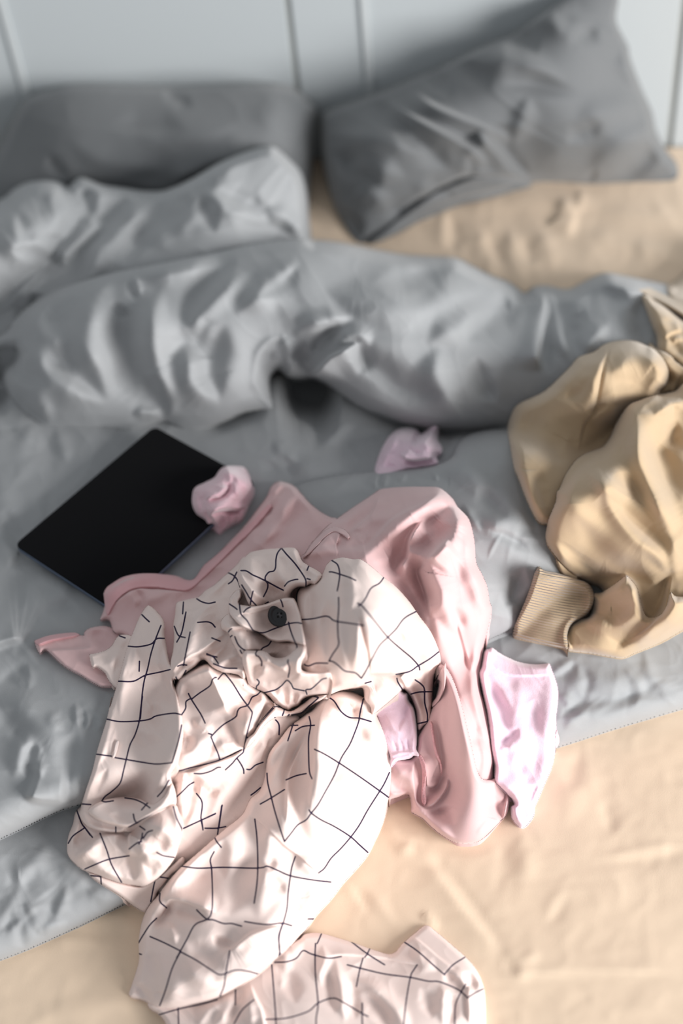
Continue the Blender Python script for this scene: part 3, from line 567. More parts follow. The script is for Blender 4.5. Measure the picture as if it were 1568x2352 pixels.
# ---------------------------------------------------------------- tablet lying on the duvet
def tablet():
    q = [(355, 978), (42, 1250), (259, 1411), (588, 1114)]
    zc = max(float(samp(HM, np.array([x]), np.array([y]))[0]) for x, y in [(355, 990), (70, 1250), (259, 1380), (520, 1114), (300, 1200), (180, 1130), (420, 1230)])+0.012
    c = [at(x, y, zc) for x, y in q]; cen = sum(c)/4
    ex = (c[0]-c[1])+(c[3]-c[2]); lx = np.linalg.norm(ex)/2; ex = ex/np.linalg.norm(ex)
    ey = (c[0]-c[3])+(c[1]-c[2]); ly = np.linalg.norm(ey)/2; ey = ey-ex*(ey@ex); ey /= np.linalg.norm(ey); ez = np.cross(ex, ey)
    if ez[2] < 0: ey = -ey; ez = -ez
    root = empty('tablet', tuple(cen), 'flat black tablet lying on the grey duvet left of the rolled pink socks', 'tablet')
    M = Matrix(((ex[0], ey[0], ez[0]), (ex[1], ey[1], ez[1]), (ex[2], ey[2], ez[2])))
    def slab(name, w, h, z0, z1, r, bev, mat, parent):
        bm = bmesh.new(); ring = []
        for sx, sy, a0 in ((1, 1, 0), (-1, 1, 90), (-1, -1, 180), (1, -1, 270)):
            for k in range(9):
                a = math.radians(a0+k*90/8); ring.append((sx*(w/2-r)+r*math.cos(a), sy*(h/2-r)+r*math.sin(a)))
        prev = None
        for (z, ins) in ((z0, bev), (z0+bev, 0), (z1-bev, 0), (z1, bev)):
            cur = []
            for (x, y) in ring:
                k = 1-ins/(max(w, h)/2)
                cur.append(bm.verts.new(Vector(cen)+M @ Vector((x*k, y*k, z))))
            if prev:
                for i in range(len(ring)): bm.faces.new((prev[i], prev[(i+1) % len(ring)], cur[(i+1) % len(ring)], cur[i]))
            else: bm.faces.new(cur[::-1])
            prev = cur
        bm.faces.new(prev); me = bpy.data.meshes.new(name); bm.to_mesh(me); bm.free()
        return new_obj(name, me, mat, parent)
    b = slab('body', lx, ly, -0.007, -0.0005, 0.008, 0.0015, plain('slate_blue_metal', (0.13, 0.17, 0.24), 0.45, 0.7), root)
    cv = slab('cover', lx*1.0, ly*1.0, -0.0005, 0.0022, 0.008, 0.0008, mat('black_felt_cover', (0.006, 0.006, 0.007), rough=0.95, sheen=0.04, weave=700, bump=0.1, spec=0.05), root)
    pl_ = np.array([c_ for c_ in [(cen+ex*sx*lx/2+ey*sy*ly/2) for sx, sy in ((1, 1), (1, -1), (-1, -1), (-1, 1))]])
    tx, ty = to_px(pl_+ez*0.0022); poly = np.stack([tx, ty], 1)
    m_ = inside(HX, HY, poly); HM[m_] = np.maximum(HM[m_], zc+0.0022)
tablet()

# ---------------------------------------------------------------- rolled socks
def sock_ball(label, a, b, fa, fb):
    s1 = sheet(a, None if a is None else fa[0], fa[1], fa[2], 1.6, 'rel', [(1.2, 16, 20, 1.5)], skirt=0.01, rim=0.9, bl=2)
    s2 = sheet(b, fb[0], fb[1], fb[2], 1.6, 'rel', [(1.2, 14, 20, 1.5)], skirt=0.008, rim=0.9, bl=2)
    return s1, s2
r1 = sheet('441,1140 447,1120 470,1108 492,1096 505,1078 520,1070 545,1070 562,1074 572,1090 578,1108 585,1122 582,1140 572,1160 568,1172 556,1196 540,1204 520,1215 505,1226 492,1220 478,1205 470,1192 452,1180 442,1162',
    [(450, 1145, .016), (520, 1080, .024), (575, 1120, .022), (560, 1170, .018), (500, 1215, .010), (515, 1130, .034), (490, 1160, .030)], 20,
    [('d', 6, -6, 'A 1240,160 1235,200 1190,240 1110,262'), ('d', 6, -7, 'A 1130,350 1200,325 1290,322 1340,300'), ('d', 9, 5, 'A 1190,120 1230,90 1290,120 1330,200'), ('s', 18, 6, 'A 1240,160 1230,200 1190,240 1140,245 1100,265', 3), ('r', 8, 4, 'A 1235,70 1250,130 1290,200 1320,290'), ('r', 9, -5, 'A 1270,130 1230,210 1180,250'), ('s', 16, 9, 'A 1345,290 1290,320 1230,322 1160,330 1130,365', 2.5),
     ('r', 5, -5, 'A 1100,290 1110,330 1140,390 1180,430'), ('r', 5, 4, 'A 1120,340 1160,370 1190,430'), ('r', 5, -5, 'A 1180,330 1205,380 1215,430'), ('r', 5, -6, 'A 1240,330 1250,370 1240,420'), ('r', 5, 4, 'A 1215,330 1235,380 1225,430'),
     ('r', 5, -5, 'A 1290,325 1300,360 1280,400'), ('r', 7, -4, 'A 1060,230 1080,290 1070,330'), ('r', 8, 3, 'A 1320,80 1350,150 1340,240')],
    1.6, 'rel', [(1.0, 15, 20, 1.5)], skirt=0.008, bl=2, famp=1.5)
o = cloth('rolled_sock', M_rose, [r1]); tag(o, 'rolled rose-pink sock resting on the corner of the black tablet', 'sock', 'rolled pink socks')
r2 = sheet('861,1084 868,1050 880,1022 895,1000 915,985 940,981 958,986 966,996 978,988 990,980 1004,978 1008,992 1006,1010 1016,1028 1014,1042 1004,1050 1007,1062 998,1068 970,1072 930,1078 890,1086',
    [(870, 1070, .010), (900, 1010, .022), (940, 990, .024), (1000, 985, .026), (1010, 1035, .022), (960, 1070, .010), (940, 1030, .032), (980, 1030, .038)], 18,
    [('d', 7, -7, 'H 1150,300 1080,312 1000,320 920,300'), ('d', 8, -6, 'H 1020,110 1010,160 980,200'), ('d', 10, 5, 'H 1140,100 1110,150 1070,190 1150,240'), ('s', 16, 7, 'H 1150,290 1080,300 1000,310 930,290 900,250', 3), ('r', 8, -5, 'H 1030,110 1020,160 990,190'), ('r', 9, 5, 'H 1140,100 1100,150 1060,200'), ('r', 5, -4, 'H 960,220 1000,250 1040,270'), ('r', 5, -5, 'H 1010,240 1030,260 1050,240'),
     ('r', 8, -5, 'H 1100,290 1150,265 1180,250'), ('r', 8, 4, 'H 880,140 850,230 800,320'), ('r', 6, -4, 'H 1170,180 1150,220 1150,260'), ('r', 6, -4, 'H 800,340 850,345 900,370')],
    1.6, 'rel', [(1.0, 15, 20, 1.5)], skirt=0.008, bl=2, famp=1.5)
o = cloth('rolled_sock', M_lilac, [r2]); tag(o, 'rolled pale pink sock nestled in a dip of the grey duvet above the pink top', 'sock', 'rolled pink socks')

# ---------------------------------------------------------------- camel sweatshirt
SW = []
SW.append(sheet('1655,540 1600,590 1568,628 1545,648 1530,662 1560,700 1700,760 1900,780 1900,540', 0.035, 30, [('r', 20, 6, 'T 1098,250 950,350 850,480'), ('r', 20, -6, 'T 1098,400 950,480')], 3.0, 'rel', [(1.5, 60, 0, 1.5)], skirt=0.03))
SW.append(sheet('1474,684 1480,676 1492,678 1505,688 1530,702 1568,730 1620,760 1720,800 1900,860 1900,1000 1700,960 1600,900 1568,862 1540,835 1512,812 1508,796 1508,775 1500,755 1488,725',
    0.03, 26, [('s', 30, 5, 'T 1098,1040 960,1080 860,1140 800,1190', 5), ('r', 24, 7, 'T 560,520 640,680 760,900 880,1040'), ('r', 20, -5, 'T 900,1180 1000,1300 1098,1420'), ('r', 26, 6, 'T 1098,1180 1000,1160 950,1240'), ('r', 16, 4, 'T 700,560 800,700 950,880')],
    2.6, 'rel', [(1.5, 60, 0, 1.5)], skirt=0.03))
SW.append(sheet('1457,655 1462,648 1475,650 1500,664 1530,678 1568,690 1700,730 1900,780 1900,830 1700,790 1600,752 1568,730 1530,705 1505,690 1480,674 1462,664', 0.016, 9, [], 2.4, 'rel', None, skirt=0.01))
SW.append(sheet('1488,792 1510,800 1540,816 1568,842 1700,930 1900,1000 1900,1100 1700,1050 1568,960 1520,950 1480,880', 0.02, 20,
    [('r', 14, -8, 'T 890,1640 900,1750 860,1850'), ('r', 20, 6, 'T 600,1280 760,1420 900,1600 1000,1750'), ('s', 26, 6, 'T 1000,1990 900,1970 800,2010 700,2050', 5)], 2.6, 'rel', [(1.5, 60, 0, 1.5)], skirt=0.03))
SW.append(sheet('1165,985 1170,962 1180,938 1195,924 1222,912 1250,897 1280,870 1308,842 1325,822 1340,815 1362,808 1385,792 1410,784 1440,781 1465,784 1490,795 1512,810 1528,832 1535,856 1530,884 1515,905 1530,960 1480,1040 1420,1120 1340,1190 1290,1230 1262,1207 1240,1202 1225,1185 1205,1140 1190,1100 1180,1075 1172,1030',
    [(1170, 990, .03), (1200, 930, .035), (1330, 830, .04), (1440, 790, .04), (1520, 850, .045), (1430, 850, .075), (1350, 920, .075), (1260, 970, .06), (1210, 1080, .04), (1240, 1190, .02), (1320, 1020, .04), (1430, 960, .045), (1280, 1120, .03), (1400, 1050, .04)], 30,
    [('s', 40, 4, 'R 785,232 765,310 735,400 705,550 680,650 630,730 605,850 580,880', 3), ('r', 6, -3.0, 'R 780,235 765,310 735,400 708,550 685,650 635,720 615,800'), ('r', 30, -12, 'R 180,750 280,770 380,830 460,900 520,930'),
     ('r', 34, 8, 'R 170,820 260,880 380,920 480,960'), ('r', 20, -12, 'R 860,620 830,700 760,790 680,850 600,880'), ('r', 34, 8, 'R 560,520 640,460 700,380 740,300'), ('r', 24, 6, 'R 820,380 920,310 1050,330 1110,400'),
     ('r', 24, -5, 'R 780,430 860,460 960,470 1080,420'), ('r', 20, 5, 'R 740,560 860,540 960,500'), ('r', 24, 8, 'R 250,950 230,1000 290,1110 350,1260'), ('r', 30, -6, 'R 380,1000 360,1100 400,1200'), ('r', 20, 4, 'R 350,1200 380,1260 400,1310'),
     ('r', 20, -6, 'R 520,560 600,520 660,440'), ('r', 20, 6, 'R 440,480 520,420 620,320'), ('r', 20, 7, 'R 660,690 760,650 850,610'), ('r', 20, -6, 'R 640,640 700,620 760,600')],
    2.4, 'rel', [(1.0, 50, 40, 1.6)], skirt=0.03, fwid=1.1, famp=1.15))
SW.append(sheet('1276,1282 1300,1300 1330,1318 1320,1330 1290,1318', 0.012, 8, [], 2.4, 'rel', None))
SW.append(sheet('1900,880 1700,860 1600,868 1568,880 1552,896 1530,902 1500,908 1470,918 1445,928 1430,945 1412,975 1402,1000 1385,1024 1362,1034 1338,1044 1318,1060 1298,1090 1286,1118 1278,1130 1276,1150 1262,1185 1256,1205 1252,1228 1256,1250 1270,1272 1290,1296 1315,1318 1350,1338 1380,1352 1400,1400 1440,1450 1500,1470 1568,1440 1900,1330',
    [(1255, 1225, .02), (1290, 1110, .03), (1380, 1030, .035), (1440, 940, .04), (1560, 890, .04), (1800, 880, .04), (1330, 1320, .02), (1450, 1440, .02), (1568, 1420, .02), (1800, 1360, .02),
     (1350, 1130, .07), (1450, 1050, .085), (1540, 960, .075), (1400, 1250, .055), (1500, 1200, .07), (1568, 1100, .08), (1750, 1100, .08), (1520, 1340, .045)], 34,
    [('s', 34, 16, 'R 740,850 660,870 590,890 530,950 490,1020 450,1110 440,1170', 6), ('r', 12, 9, 'R 720,870 640,890 560,940 500,1010 460,1090'), ('r', 12, -10, 'R 700,900 620,940 560,1000 500,1090 470,1150'),
     ('r', 22, 10, 'R 930,640 945,760 980,930 1030,1080 1100,1250 1150,1400 1170,1520'), ('r', 30, -9, 'R 1010,720 1060,900 1110,1080 1180,1240'), ('r', 28, -8, 'R 860,700 870,860 920,1020 980,1180 1050,1300'),
     ('r', 20, 9, 'R 660,960 720,1040 800,1110 880,1170 960,1240 1040,1320'), ('r', 16, 8, 'R 760,1120 780,1200 850,1290 950,1400 1060,1500 1120,1590'), 
     ('d', 34, 12, 'R 640,960 730,1080 830,1230 930,1370 1040,1480 1130,1600 1150,1720'), ('d', 30, -15, 'R 800,1080 860,1220 950,1330 1050,1420 1160,1500'), ('d', 34, 11, 'R 940,640 950,800 990,960 1050,1120 1120,1290 1223,1420'), ('d', 40, -9, 'R 1040,700 1090,900 1150,1060 1223,1180'), ('r', 26, -9, 'R 600,1300 700,1420 800,1520 920,1600 1020,1680'), ('r', 30, 10, 'R 560,1200 680,1360 780,1460 900,1540 1040,1600'),
     ('r', 16, 8, 'R 420,1420 500,1520 600,1620 700,1680 800,1700'), ('r', 20, -9, 'R 500,1440 600,1560 720,1640 840,1640 '), ('r', 30, 10, 'R 1060,660 1160,580 1223,620'), ('r', 30, -9, 'R 980,640 1060,600 1130,600'),
     ('r', 34, -10, 'R 1180,700 1160,800 1223,860'), ('r', 30, 7, 'R 1223,1350 1190,1500 1180,1640'), ('r', 24, -9, 'R 1140,1600 1150,1720 1180,1820 1160,1860'), ('r', 20, 9, 'R 1200,1700 1180,1800 1120,1880 1020,1960 940,2000'),
     ('s', 40, 20, 'R 800,1700 860,1660 880,1630 940,1680 970,1780 1000,1880', 7), ('s', 60, 18, 'R 900,1990 1000,1930 1080,1850 1110,1760 1140,1600', 10)],
    2.2, 'rel', [(2.0, 80, 40, 1.8)], skirt=0.03, fwid=1.15, famp=1.25))
SW.append(sheet('1300,1492 1298,1470 1302,1446 1310,1432 1330,1422 1352,1416 1360,1395 1358,1372 1364,1362 1380,1360 1405,1345 1425,1330 1437,1322 1448,1330 1462,1348 1467,1365 1476,1400 1490,1418 1515,1412 1530,1390 1540,1360 1568,1370 1700,1340 1900,1320 1900,1400 1700,1410 1600,1432 1568,1448 1530,1470 1500,1484 1460,1500 1430,1512 1395,1508 1350,1500 1320,1497',
    [(1310, 1480, .018), (1330, 1440, .024), (1400, 1360, .03), (1440, 1330, .035), (1500, 1440, .02), (1430, 1500, .014), (1420, 1450, .03), (1380, 1480, .028), (1568, 1420, .03), (1800, 1370, .04)], 20,
    [('s', 22, 7, 'R 560,1880 545,1920 535,1980 545,2040 570,2080', 3), ('r', 4, -2, 'R 580,1890 555,1930 548,1990 560,2050'), ('r', 16, 9, 'R 690,1760 760,1720 820,1700 880,1650'), ('r', 18, -14, 'R 740,1860 800,1880 860,1840 910,1790'),
     ('r', 22, 10, 'R 620,1880 740,1910 860,1900 960,1860 1010,1860'), ('r', 16, -7, 'R 690,1800 700,1850 760,1870'), ('r', 18, 9, 'R 900,1660 950,1760 1000,1850'), ('r', 16, 7, 'R 840,2080 900,2040 1000,1980 1100,1920'), ('r', 14, -6, 'R 780,1990 860,2020 960,1960 1060,1900'),
     ('r', 26, 8, 'R 1223,1700 1180,1850 1080,1960'), ('s', 30, 9, 'R 900,2010 1010,1940 1090,1850 1130,1740 1150,1600', 4)],
    1.8, 'rel', [(0.8, 40, 40, 1.8)], skirt=0.02))
swr = cloth('sweatshirt', M_beige, SW); tag(swr, 'crumpled camel sweatshirt lying on the duvet at the right edge', 'sweatshirt')
cuff = sheet('1236,1302 1241,1303 1250,1310 1275,1315 1300,1322 1325,1330 1345,1336 1358,1348 1364,1366 1362,1388 1352,1408 1336,1420 1318,1430 1308,1442 1303,1462 1304,1490 1290,1490 1250,1480 1210,1472 1184,1466 1177,1460 1180,1440 1190,1415 1205,1380 1218,1345 1226,1318',
    [(1240, 1310, .03), (1350, 1350, .036), (1300, 1450, .022), (1190, 1450, .016), (1270, 1390, .034), (1210, 1390, .026)], 13,
    [('r', 20, -4, 'R 300,1700 420,1740 560,1760 640,1740'), ('r', 18, 3, 'R 250,1850 400,1880 520,1870'), ('r', 10, 3, 'R 345,1580 320,1640 300,1720'), ('r', 14, -5, 'R 560,1880 620,1850 680,1830'), ('r', 14, 3, 'R 560,1660 640,1690 680,1740')],
    1.5, 'rel', None, rib=lambda x, y: (y-1380-0.19*(x-1270)+0.0006*(x-1270)**2)*2*math.pi/6.2, skirt=0.02, bl=3)
cloth('cuff', M_rib, [cuff], swr)

# ---------------------------------------------------------------- dusty pink long-sleeved top
TS = []
TS.append(sheet('79,1472 84,1469 110,1460 140,1455 172,1453 190,1460 196,1448 215,1440 245,1438 280,1450 330,1460 330,1560 300,1580 268,1578 235,1578 215,1570 185,1552 150,1533 125,1512 105,1494 92,1502 84,1490',
    0.010, 9, [('s', 26, 5, 'A 100,1170 180,1155 280,1150 400,1140 440,1130', 3), ('r', 20, 6, 'A 380,1060 420,1110 480,1180 560,1230'), ('r', 16, -6, 'A 410,1020 460,1110 540,1160'), ('r', 16, 5, 'A 170,1200 280,1300 420,1350'), ('r', 12, -4, 'A 500,1250 540,1300 560,1350'), ('r', 12, 4, 'A 380,1040 470,1020 560,1060')],
    2.0, 'rel', [(1.0, 40, 30, 1.5)], skirt=0.015))
TS.append(sheet('230,1424 238,1400 240,1380 238,1362 248,1350 272,1334 300,1322 330,1318 370,1318 405,1322 430,1332 445,1330 460,1312 475,1295 495,1278 520,1250 560,1208 590,1170 612,1140 622,1118 638,1106 652,1107 668,1112 680,1120 698,1140 715,1158 738,1176 760,1188 785,1196 860,1250 900,1400 800,1560 400,1560 330,1500 290,1462 262,1452 250,1425',
    [(240, 1420, .012), (250, 1345, .022), (340, 1322, .018), (430, 1335, .014), (560, 1210, .02), (645, 1110, .03), (700, 1150, .025), (760, 1195, .03), (400, 1380, .03), (300, 1400, .025), (550, 1300, .03), (650, 1220, .035), (700, 1400, .05)], 13,
    [('s', 22, 6, 'A 520,940 560,870 620,820 700,785 780,795 860,800 980,800 1040,790', 3.5), ('r', 18, 5, 'A 500,880 540,820 640,745 760,740'), ('r', 16, 9, 'A 680,900 720,860 820,830 900,800'), ('r', 14, -9, 'A 690,800 720,850 690,900'), ('r', 14, 7, 'A 640,790 660,840 720,890'),
     ('r', 16, -8, 'A 900,890 960,850 1060,820 1120,780'), ('r', 14, -8, 'A 1180,640 1240,570 1320,510 1380,470'), ('r', 16, 8, 'A 1060,760 1160,640 1280,540 1420,440'), ('r', 16, -8, 'A 1400,430 1480,390 1568,330'), ('r', 16, 8, 'A 1360,560 1440,500 1568,430'),
     ('r', 12, 7, 'A 1500,230 1530,180 1568,160'), ('r', 20, 10, 'H 200,480 180,560 130,660 60,760 0,850'), ('r', 20, -12, 'H 240,560 210,660 130,770 50,860'), ('r', 12, -7, 'H 110,560 70,620 20,680'),
     ('r', 9, 6, 'H 130,440 100,500 60,580 0,640'), ('r', 40, 6, 'H 300,600 360,700 440,780'), ('r', 14, 5, 'H 200,490 260,560 340,620')],
    2.0, 'rel', [(1.4, 50, -40, 2)], skirt=0.015, famp=1.1))
TS.append(sheet('688,1285 700,1270 712,1250 728,1232 745,1214 764,1198 800,1172 830,1152 860,1132 872,1124 900,1120 940,1118 975,1118 1005,1119 1022,1128 1040,1145 1050,1162 1068,1180 1078,1195 1085,1220 1090,1250 1093,1290 1105,1315 1118,1345 1124,1380 1129,1398 1124,1430 1112,1480 1106,1530 1104,1580 1112,1612 1125,1655 1132,1700 1136,1760 1137,1800 1128,1830 1126,1862 1140,1880 1110,1926 1078,1938 1042,1934 1030,1900 1040,1860 1046,1820 1040,1760 1030,1700 1020,1660 1012,1610 1006,1570 985,1540 940,1500 880,1460 820,1430 760,1400 700,1340',
    [(700, 1275, .01), (760, 1215, .012), (830, 1152, .018), (900, 1122, .02), (1010, 1122, .025), (1085, 1220, .028), (1120, 1350, .028), (1128, 1400, .026), (1105, 1530, .026), (1130, 1700, .025), (1137, 1800, .022), (1075, 1930, .016), (1035, 1900, .014),
     (1020, 1600, .03), (1030, 1740, .025), (1050, 1400, .05), (1060, 1600, .055), (1090, 1750, .05), (1080, 1860, .035), (1000, 1200, .06), (900, 1200, .05), (800, 1280, .025), (900, 1320, .03), (960, 1300, .04), (1050, 1280, .06)], 24,
    [('s', 30, 8, 'H 280,940 340,870 400,820 440,770 520,765 570,800', 3), ('r', 12, -12, 'H 560,810 580,770 620,730 680,690 720,640'), ('r', 16, 8, 'H 470,740 560,680 640,600 740,510'), ('s', 30, 8, 'H 570,790 620,740 700,670 740,600 760,520', 4),
     ('r', 14, 9, 'H 590,770 700,700 820,680 900,620'), ('r', 12, -12, 'H 600,770 640,790 680,840 730,820'), ('r', 12, -8, 'H 420,860 480,870 560,880 680,850'), ('r', 12, 7, 'H 300,930 400,900 520,890 640,900'), ('r', 12, 6, 'H 620,780 660,830 700,860'),
     ('s', 40, 11, 'H 700,850 760,790 840,700 930,640 1040,590 1180,500', 6), ('r', 22, 12, 'H 680,930 800,830 900,740 1000,640 1140,560 1230,520'), ('d', 34, -15, 'H 960,880 1050,860 1140,800 1220,740 1262,680'), ('d', 26, -14, 'H 930,930 1000,1010 1040,1100 1080,1220 1110,1330'), ('d', 24, 9, 'H 1250,590 1270,700 1220,830 1120,930 1090,1020 1150,1150'), ('r', 26, -14, 'H 760,990 860,1000 920,900 1000,780 1130,700 1240,600'),
     ('s', 36, 15, 'H 860,1040 930,960 950,910 960,830 1010,740 1080,670', 6), ('r', 26, -18, 'H 960,870 1040,860 1140,810 1220,760 1260,680'), ('r', 22, -14, 'H 1010,800 1100,720 1180,650 1260,600'), ('r', 20, 10, 'H 960,830 1080,780 1180,730 1260,720'),
     ('s', 34, 14, 'H 1080,960 1130,900 1180,850 1225,815', 5), ('r', 22, 14, 'H 1250,600 1280,700 1240,800 1180,900 1100,970'), ('r', 20, 14, 'H 1080,960 1130,1080 1190,1200 1240,1350 1290,1425'), ('r', 26, -18, 'H 960,920 1010,1000 1040,1100 1080,1200 1110,1320'),
     ('r', 20, 10, 'H 900,960 960,1060 1010,1160 1060,1260'), ('s', 30, 11, 'H 1110,1350 1080,1200 1050,1100 1030,1030 1080,960', 5), ('r', 14, -12, 'H 850,1080 940,1150 1000,1250 1060,1360'),
     ('r', 24, 9, 'H 1280,560 1360,700 1390,860 1400,960'), ('r', 30, -7, 'H 1290,860 1280,1000 1320,1150 1380,1280'), ('r', 26, 8, 'H 1340,980 1400,1100 1450,1220 1480,1320'), ('r', 20, -5, 'H 1200,1180 1250,1280 1330,1400'),
     ('r', 18, 12, 'C 560,60 620,240 680,400 720,560'), ('r', 18, -7, 'C 700,0 740,150 770,280 790,400'), ('s', 26, 5, 'C 800,420 775,330 740,200 700,60', 4), ('r', 16, 11, 'C 930,0 900,140 860,280 800,400'), ('r', 14, 10, 'C 790,420 830,560 860,700 920,850 955,960'),
     ('r', 16, -10, 'C 860,430 870,560 910,700 940,820'), ('r', 20, 8, 'C 690,560 740,760 800,900 850,1060'), ('r', 14, -8, 'C 830,760 820,860 840,960 860,1060'), ('r', 12, 6, 'C 860,860 900,960 880,1080 850,1160'),
     ('r', 16, 9, 'C 660,1060 680,1200 700,1350 720,1520'), ('r', 26, -9, 'C 740,1100 760,1250 800,1400'), ('r', 16, -10, 'C 720,1380 700,1460 700,1530'), ('r', 10, 4, 'C 660,1040 740,1120 840,1230 930,1310'), ('s', 16, 2.5, 'C 930,1310 830,1240 740,1160 680,1080', 2),
     ('r', 16, 9, 'C 930,1360 870,1420 840,1480'), ('r', 16, -8, 'C 930,1200 900,1300 860,1370 820,1440'), ('r', 12, 6, 'C 960,940 940,1080 930,1180'), ('r', 14, -6, 'C 880,440 860,480 850,520'), ('r', 30, 6, 'C 700,600 760,900 720,1100')],
    1.9, 'rel', [(1.6, 60, 70, 2)], skirt=0.02, famp=1.15))
nb1 = sheet('A 497,800 560,745 620,715 700,700 790,698 900,708 980,735 1035,728 1090,650 1150,600 1260,500 1380,380 1470,290 1500,300 1400,420 1280,540 1180,640 1080,735 1000,800 900,795 800,783 700,785 640,805 580,850 540,910 515,950 500,900', 0.0022, 3, [], 1.7, 'rel', None, skirt=0.004, bl=2)
nb2 = sheet('H 272,948 300,895 350,825 420,762 480,742 540,756 572,785 580,812 562,822 530,795 480,775 430,800 370,862 310,925', 0.006, 5, [], 1.5, 'rel', None, skirt=0.005, bl=2)
TS2 = sheet('890,1745 905,1740 930,1742 945,1738 955,1720 960,1690 975,1660 985,1640 1000,1600 1008,1560 1003,1530 1020,1528 1040,1560 1060,1620 1080,1700 1100,1780 1128,1790 1150,1770 1168,1790 1172,1830 1165,1868 1150,1886 1110,1926 1078,1938 1042,1934 1010,1916 985,1895 970,1880 945,1866 944,1852 940,1830 932,1826 905,1834 888,1832',
    [(890, 1780, .016), (935, 1822, .012), (960, 1872, .012), (1075, 1932, .010), (1160, 1870, .012), (1165, 1800, .02), (1005, 1560, .03), (970, 1680, .03), (1000, 1790, .012), (1020, 1700, .03), (1020, 1860, .02)], 12,
    [('r', 10, -12, 'C 580,700 590,800 600,900 620,1000 610,1100 580,1160'), ('r', 12, -12, 'C 520,1180 560,1170 600,1140 640,1050'), ('s', 16, 9, 'C 440,980 430,1060 440,1180 450,1260 500,1300 560,1300', 3), ('r', 9, 7, 'C 470,960 510,1050 500,1180 500,1270'),
     ('s', 20, 8, 'C 600,1110 560,1160 510,1150 500,1060 470,960', 3), ('r', 10, 8, 'C 540,740 560,840 580,960 600,1060'), ('s', 14, 8, 'C 655,1080 650,1160 600,1240 540,1290 470,1290', 3), ('r', 9, -8, 'C 690,1290 620,1320 560,1335 510,1310'),
     ('r', 16, 8, 'C 440,1290 520,1370 600,1440 680,1500'), ('r', 14, -8, 'C 560,1340 640,1340 690,1400'), ('r', 18, 8, 'C 300,1020 350,1080 400,1130 420,1200'), ('r', 12, -7, 'C 290,1140 330,1180 390,1190 420,1300'), ('r', 12, 6, 'C 270,1200 330,1220 380,1210'),
     ('r', 14, -12, 'C 940,1200 960,1280 990,1370 960,1420'), ('s', 14, 8, 'C 960,1400 1000,1380 1020,1300 1040,1180', 3), ('r', 12, -6, 'C 1020,1200 1060,1260 1050,1320'), ('r', 10, 6, 'C 620,560 610,680 620,820'), ('r', 8, -5, 'C 560,420 570,480 590,560 560,600')],
    1.9, 'rel', None, skirt=0.015)
tsr = cloth('long_sleeved_top', M_pink, TS+[TS2]); tag(tsr, 'dusty pink long-sleeved top spread out beneath the checked shirt', 'top')
hem = sheet('79,1474 84,1469 110,1460 140,1455 172,1453 182,1460 150,1466 115,1473 88,1482', 0.002, 3, [], 1.5, 'rel', None, skirt=0.002, bl=1)
cloth('hem', M_pinkhem, [hem], tsr)
seam = sheet('C 530,740 548,740 562,820 575,900 592,960 610,1010 615,1050 604,1080 596,1010 572,960 556,900 546,830', 0.0035, 3, [], 1.3, 'rel', [(1.5, 4, 0, 1)], skirt=0.002, bl=1)
seam2 = sheet('C 455,950 480,955 505,1010 515,1060 510,1110 505,1180 510,1250 500,1280 478,1262 478,1180 482,1110 478,1030', 0.0035, 4, [], 1.3, 'rel', [(1.5, 4, 0, 1)], skirt=0.002, bl=1)
cloth('overlocked_seam', M_pinkhem, [seam], tsr)
cloth('overlocked_seam', M_pinkhem, [seam2], tsr)
loop = sheet('C 560,470 575,455 600,400 632,350 640,380 638,450 630,520 605,580 575,620 550,640 545,610 575,570 598,530 608,490 600,470 580,462 568,500 560,490', 0.014, 5, [('r', 4, 3, 'C 600,400 625,420 615,520 570,600')], 1.4, 'rel', None, skirt=0.006, bl=2)
cloth('neckband', M_pink, [loop], tsr)
cloth('neckband', M_pink, [nb2], tsr)
cloth('hem', M_pinkhem, [nb1], tsr)

# ---------------------------------------------------------------- lilac socks
sk = sheet('C 885,290 900,262 915,258 945,250 985,280 1040,310 1110,340 1180,355 1250,358 1312,352 1322,365 1335,400 1350,440 1368,500 1374,560 1368,640 1360,700 1362,790 1360,880 1350,960 1330,1040 1300,1110 1270,1180 1240,1250 1222,1290 1218,1340 1190,1390 1150,1428 1110,1420 1070,1370 1062,1330 1062,1290 1080,1265 1030,1200 960,1120 950,1000 935,900 910,700 880,560 855,430 870,370',
    [(1112, 1500, .018), (1180, 1525, .016), (1260, 1525, .018), (1280, 1600, .016), (1276, 1700, .018), (1235, 1850, .014), (1195, 1895, .012), (1172, 1860, .012), (1135, 1800, .012), (1180, 1600, .026), (1220, 1700, .034), (1160, 1700, .022), (1200, 1820, .028)], 13,
    [('s', 26, 3, 'C 1330,430 1200,435 1060,430 960,380 890,330', 2.5), ('r', 16, 7, 'C 890,360 960,440 1020,540 1060,640'), ('r', 18, -6, 'C 900,470 960,600 1010,720 1050,800'), ('r', 26, 8, 'C 1320,460 1320,640 1310,820 1290,1000 1250,1150'),
     ('r', 28, -7, 'C 1240,620 1210,760 1230,900 1220,1040'), ('r', 22, 6, 'C 1060,820 1090,940 1120,1060 1160,1200'), ('r', 20, -7, 'C 980,860 1050,840 1110,780'), ('r', 20, 6, 'C 980,940 1040,900 1100,900'), ('r', 16, -6, 'C 1110,960 1140,1080 1190,1180'),
     ('r', 16, 5, 'C 1000,1120 1080,1180 1140,1270'), ('r', 10, -5, 'C 1240,1150 1200,1200 1190,1260'), ('r', 14, 5, 'C 1080,1290 1100,1350 1130,1400'), ('r', 30, 5, 'C 1120,460 1110,560 1090,700')],
    1.9, 'rel', [(0.7, 30, 60, 2)], skirt=0.015)
o = cloth('sock', M_lilac, [sk]); tag(o, 'pale lilac ankle sock lying on the duvet edge right of the pink top', 'sock', 'lilac ankle socks')
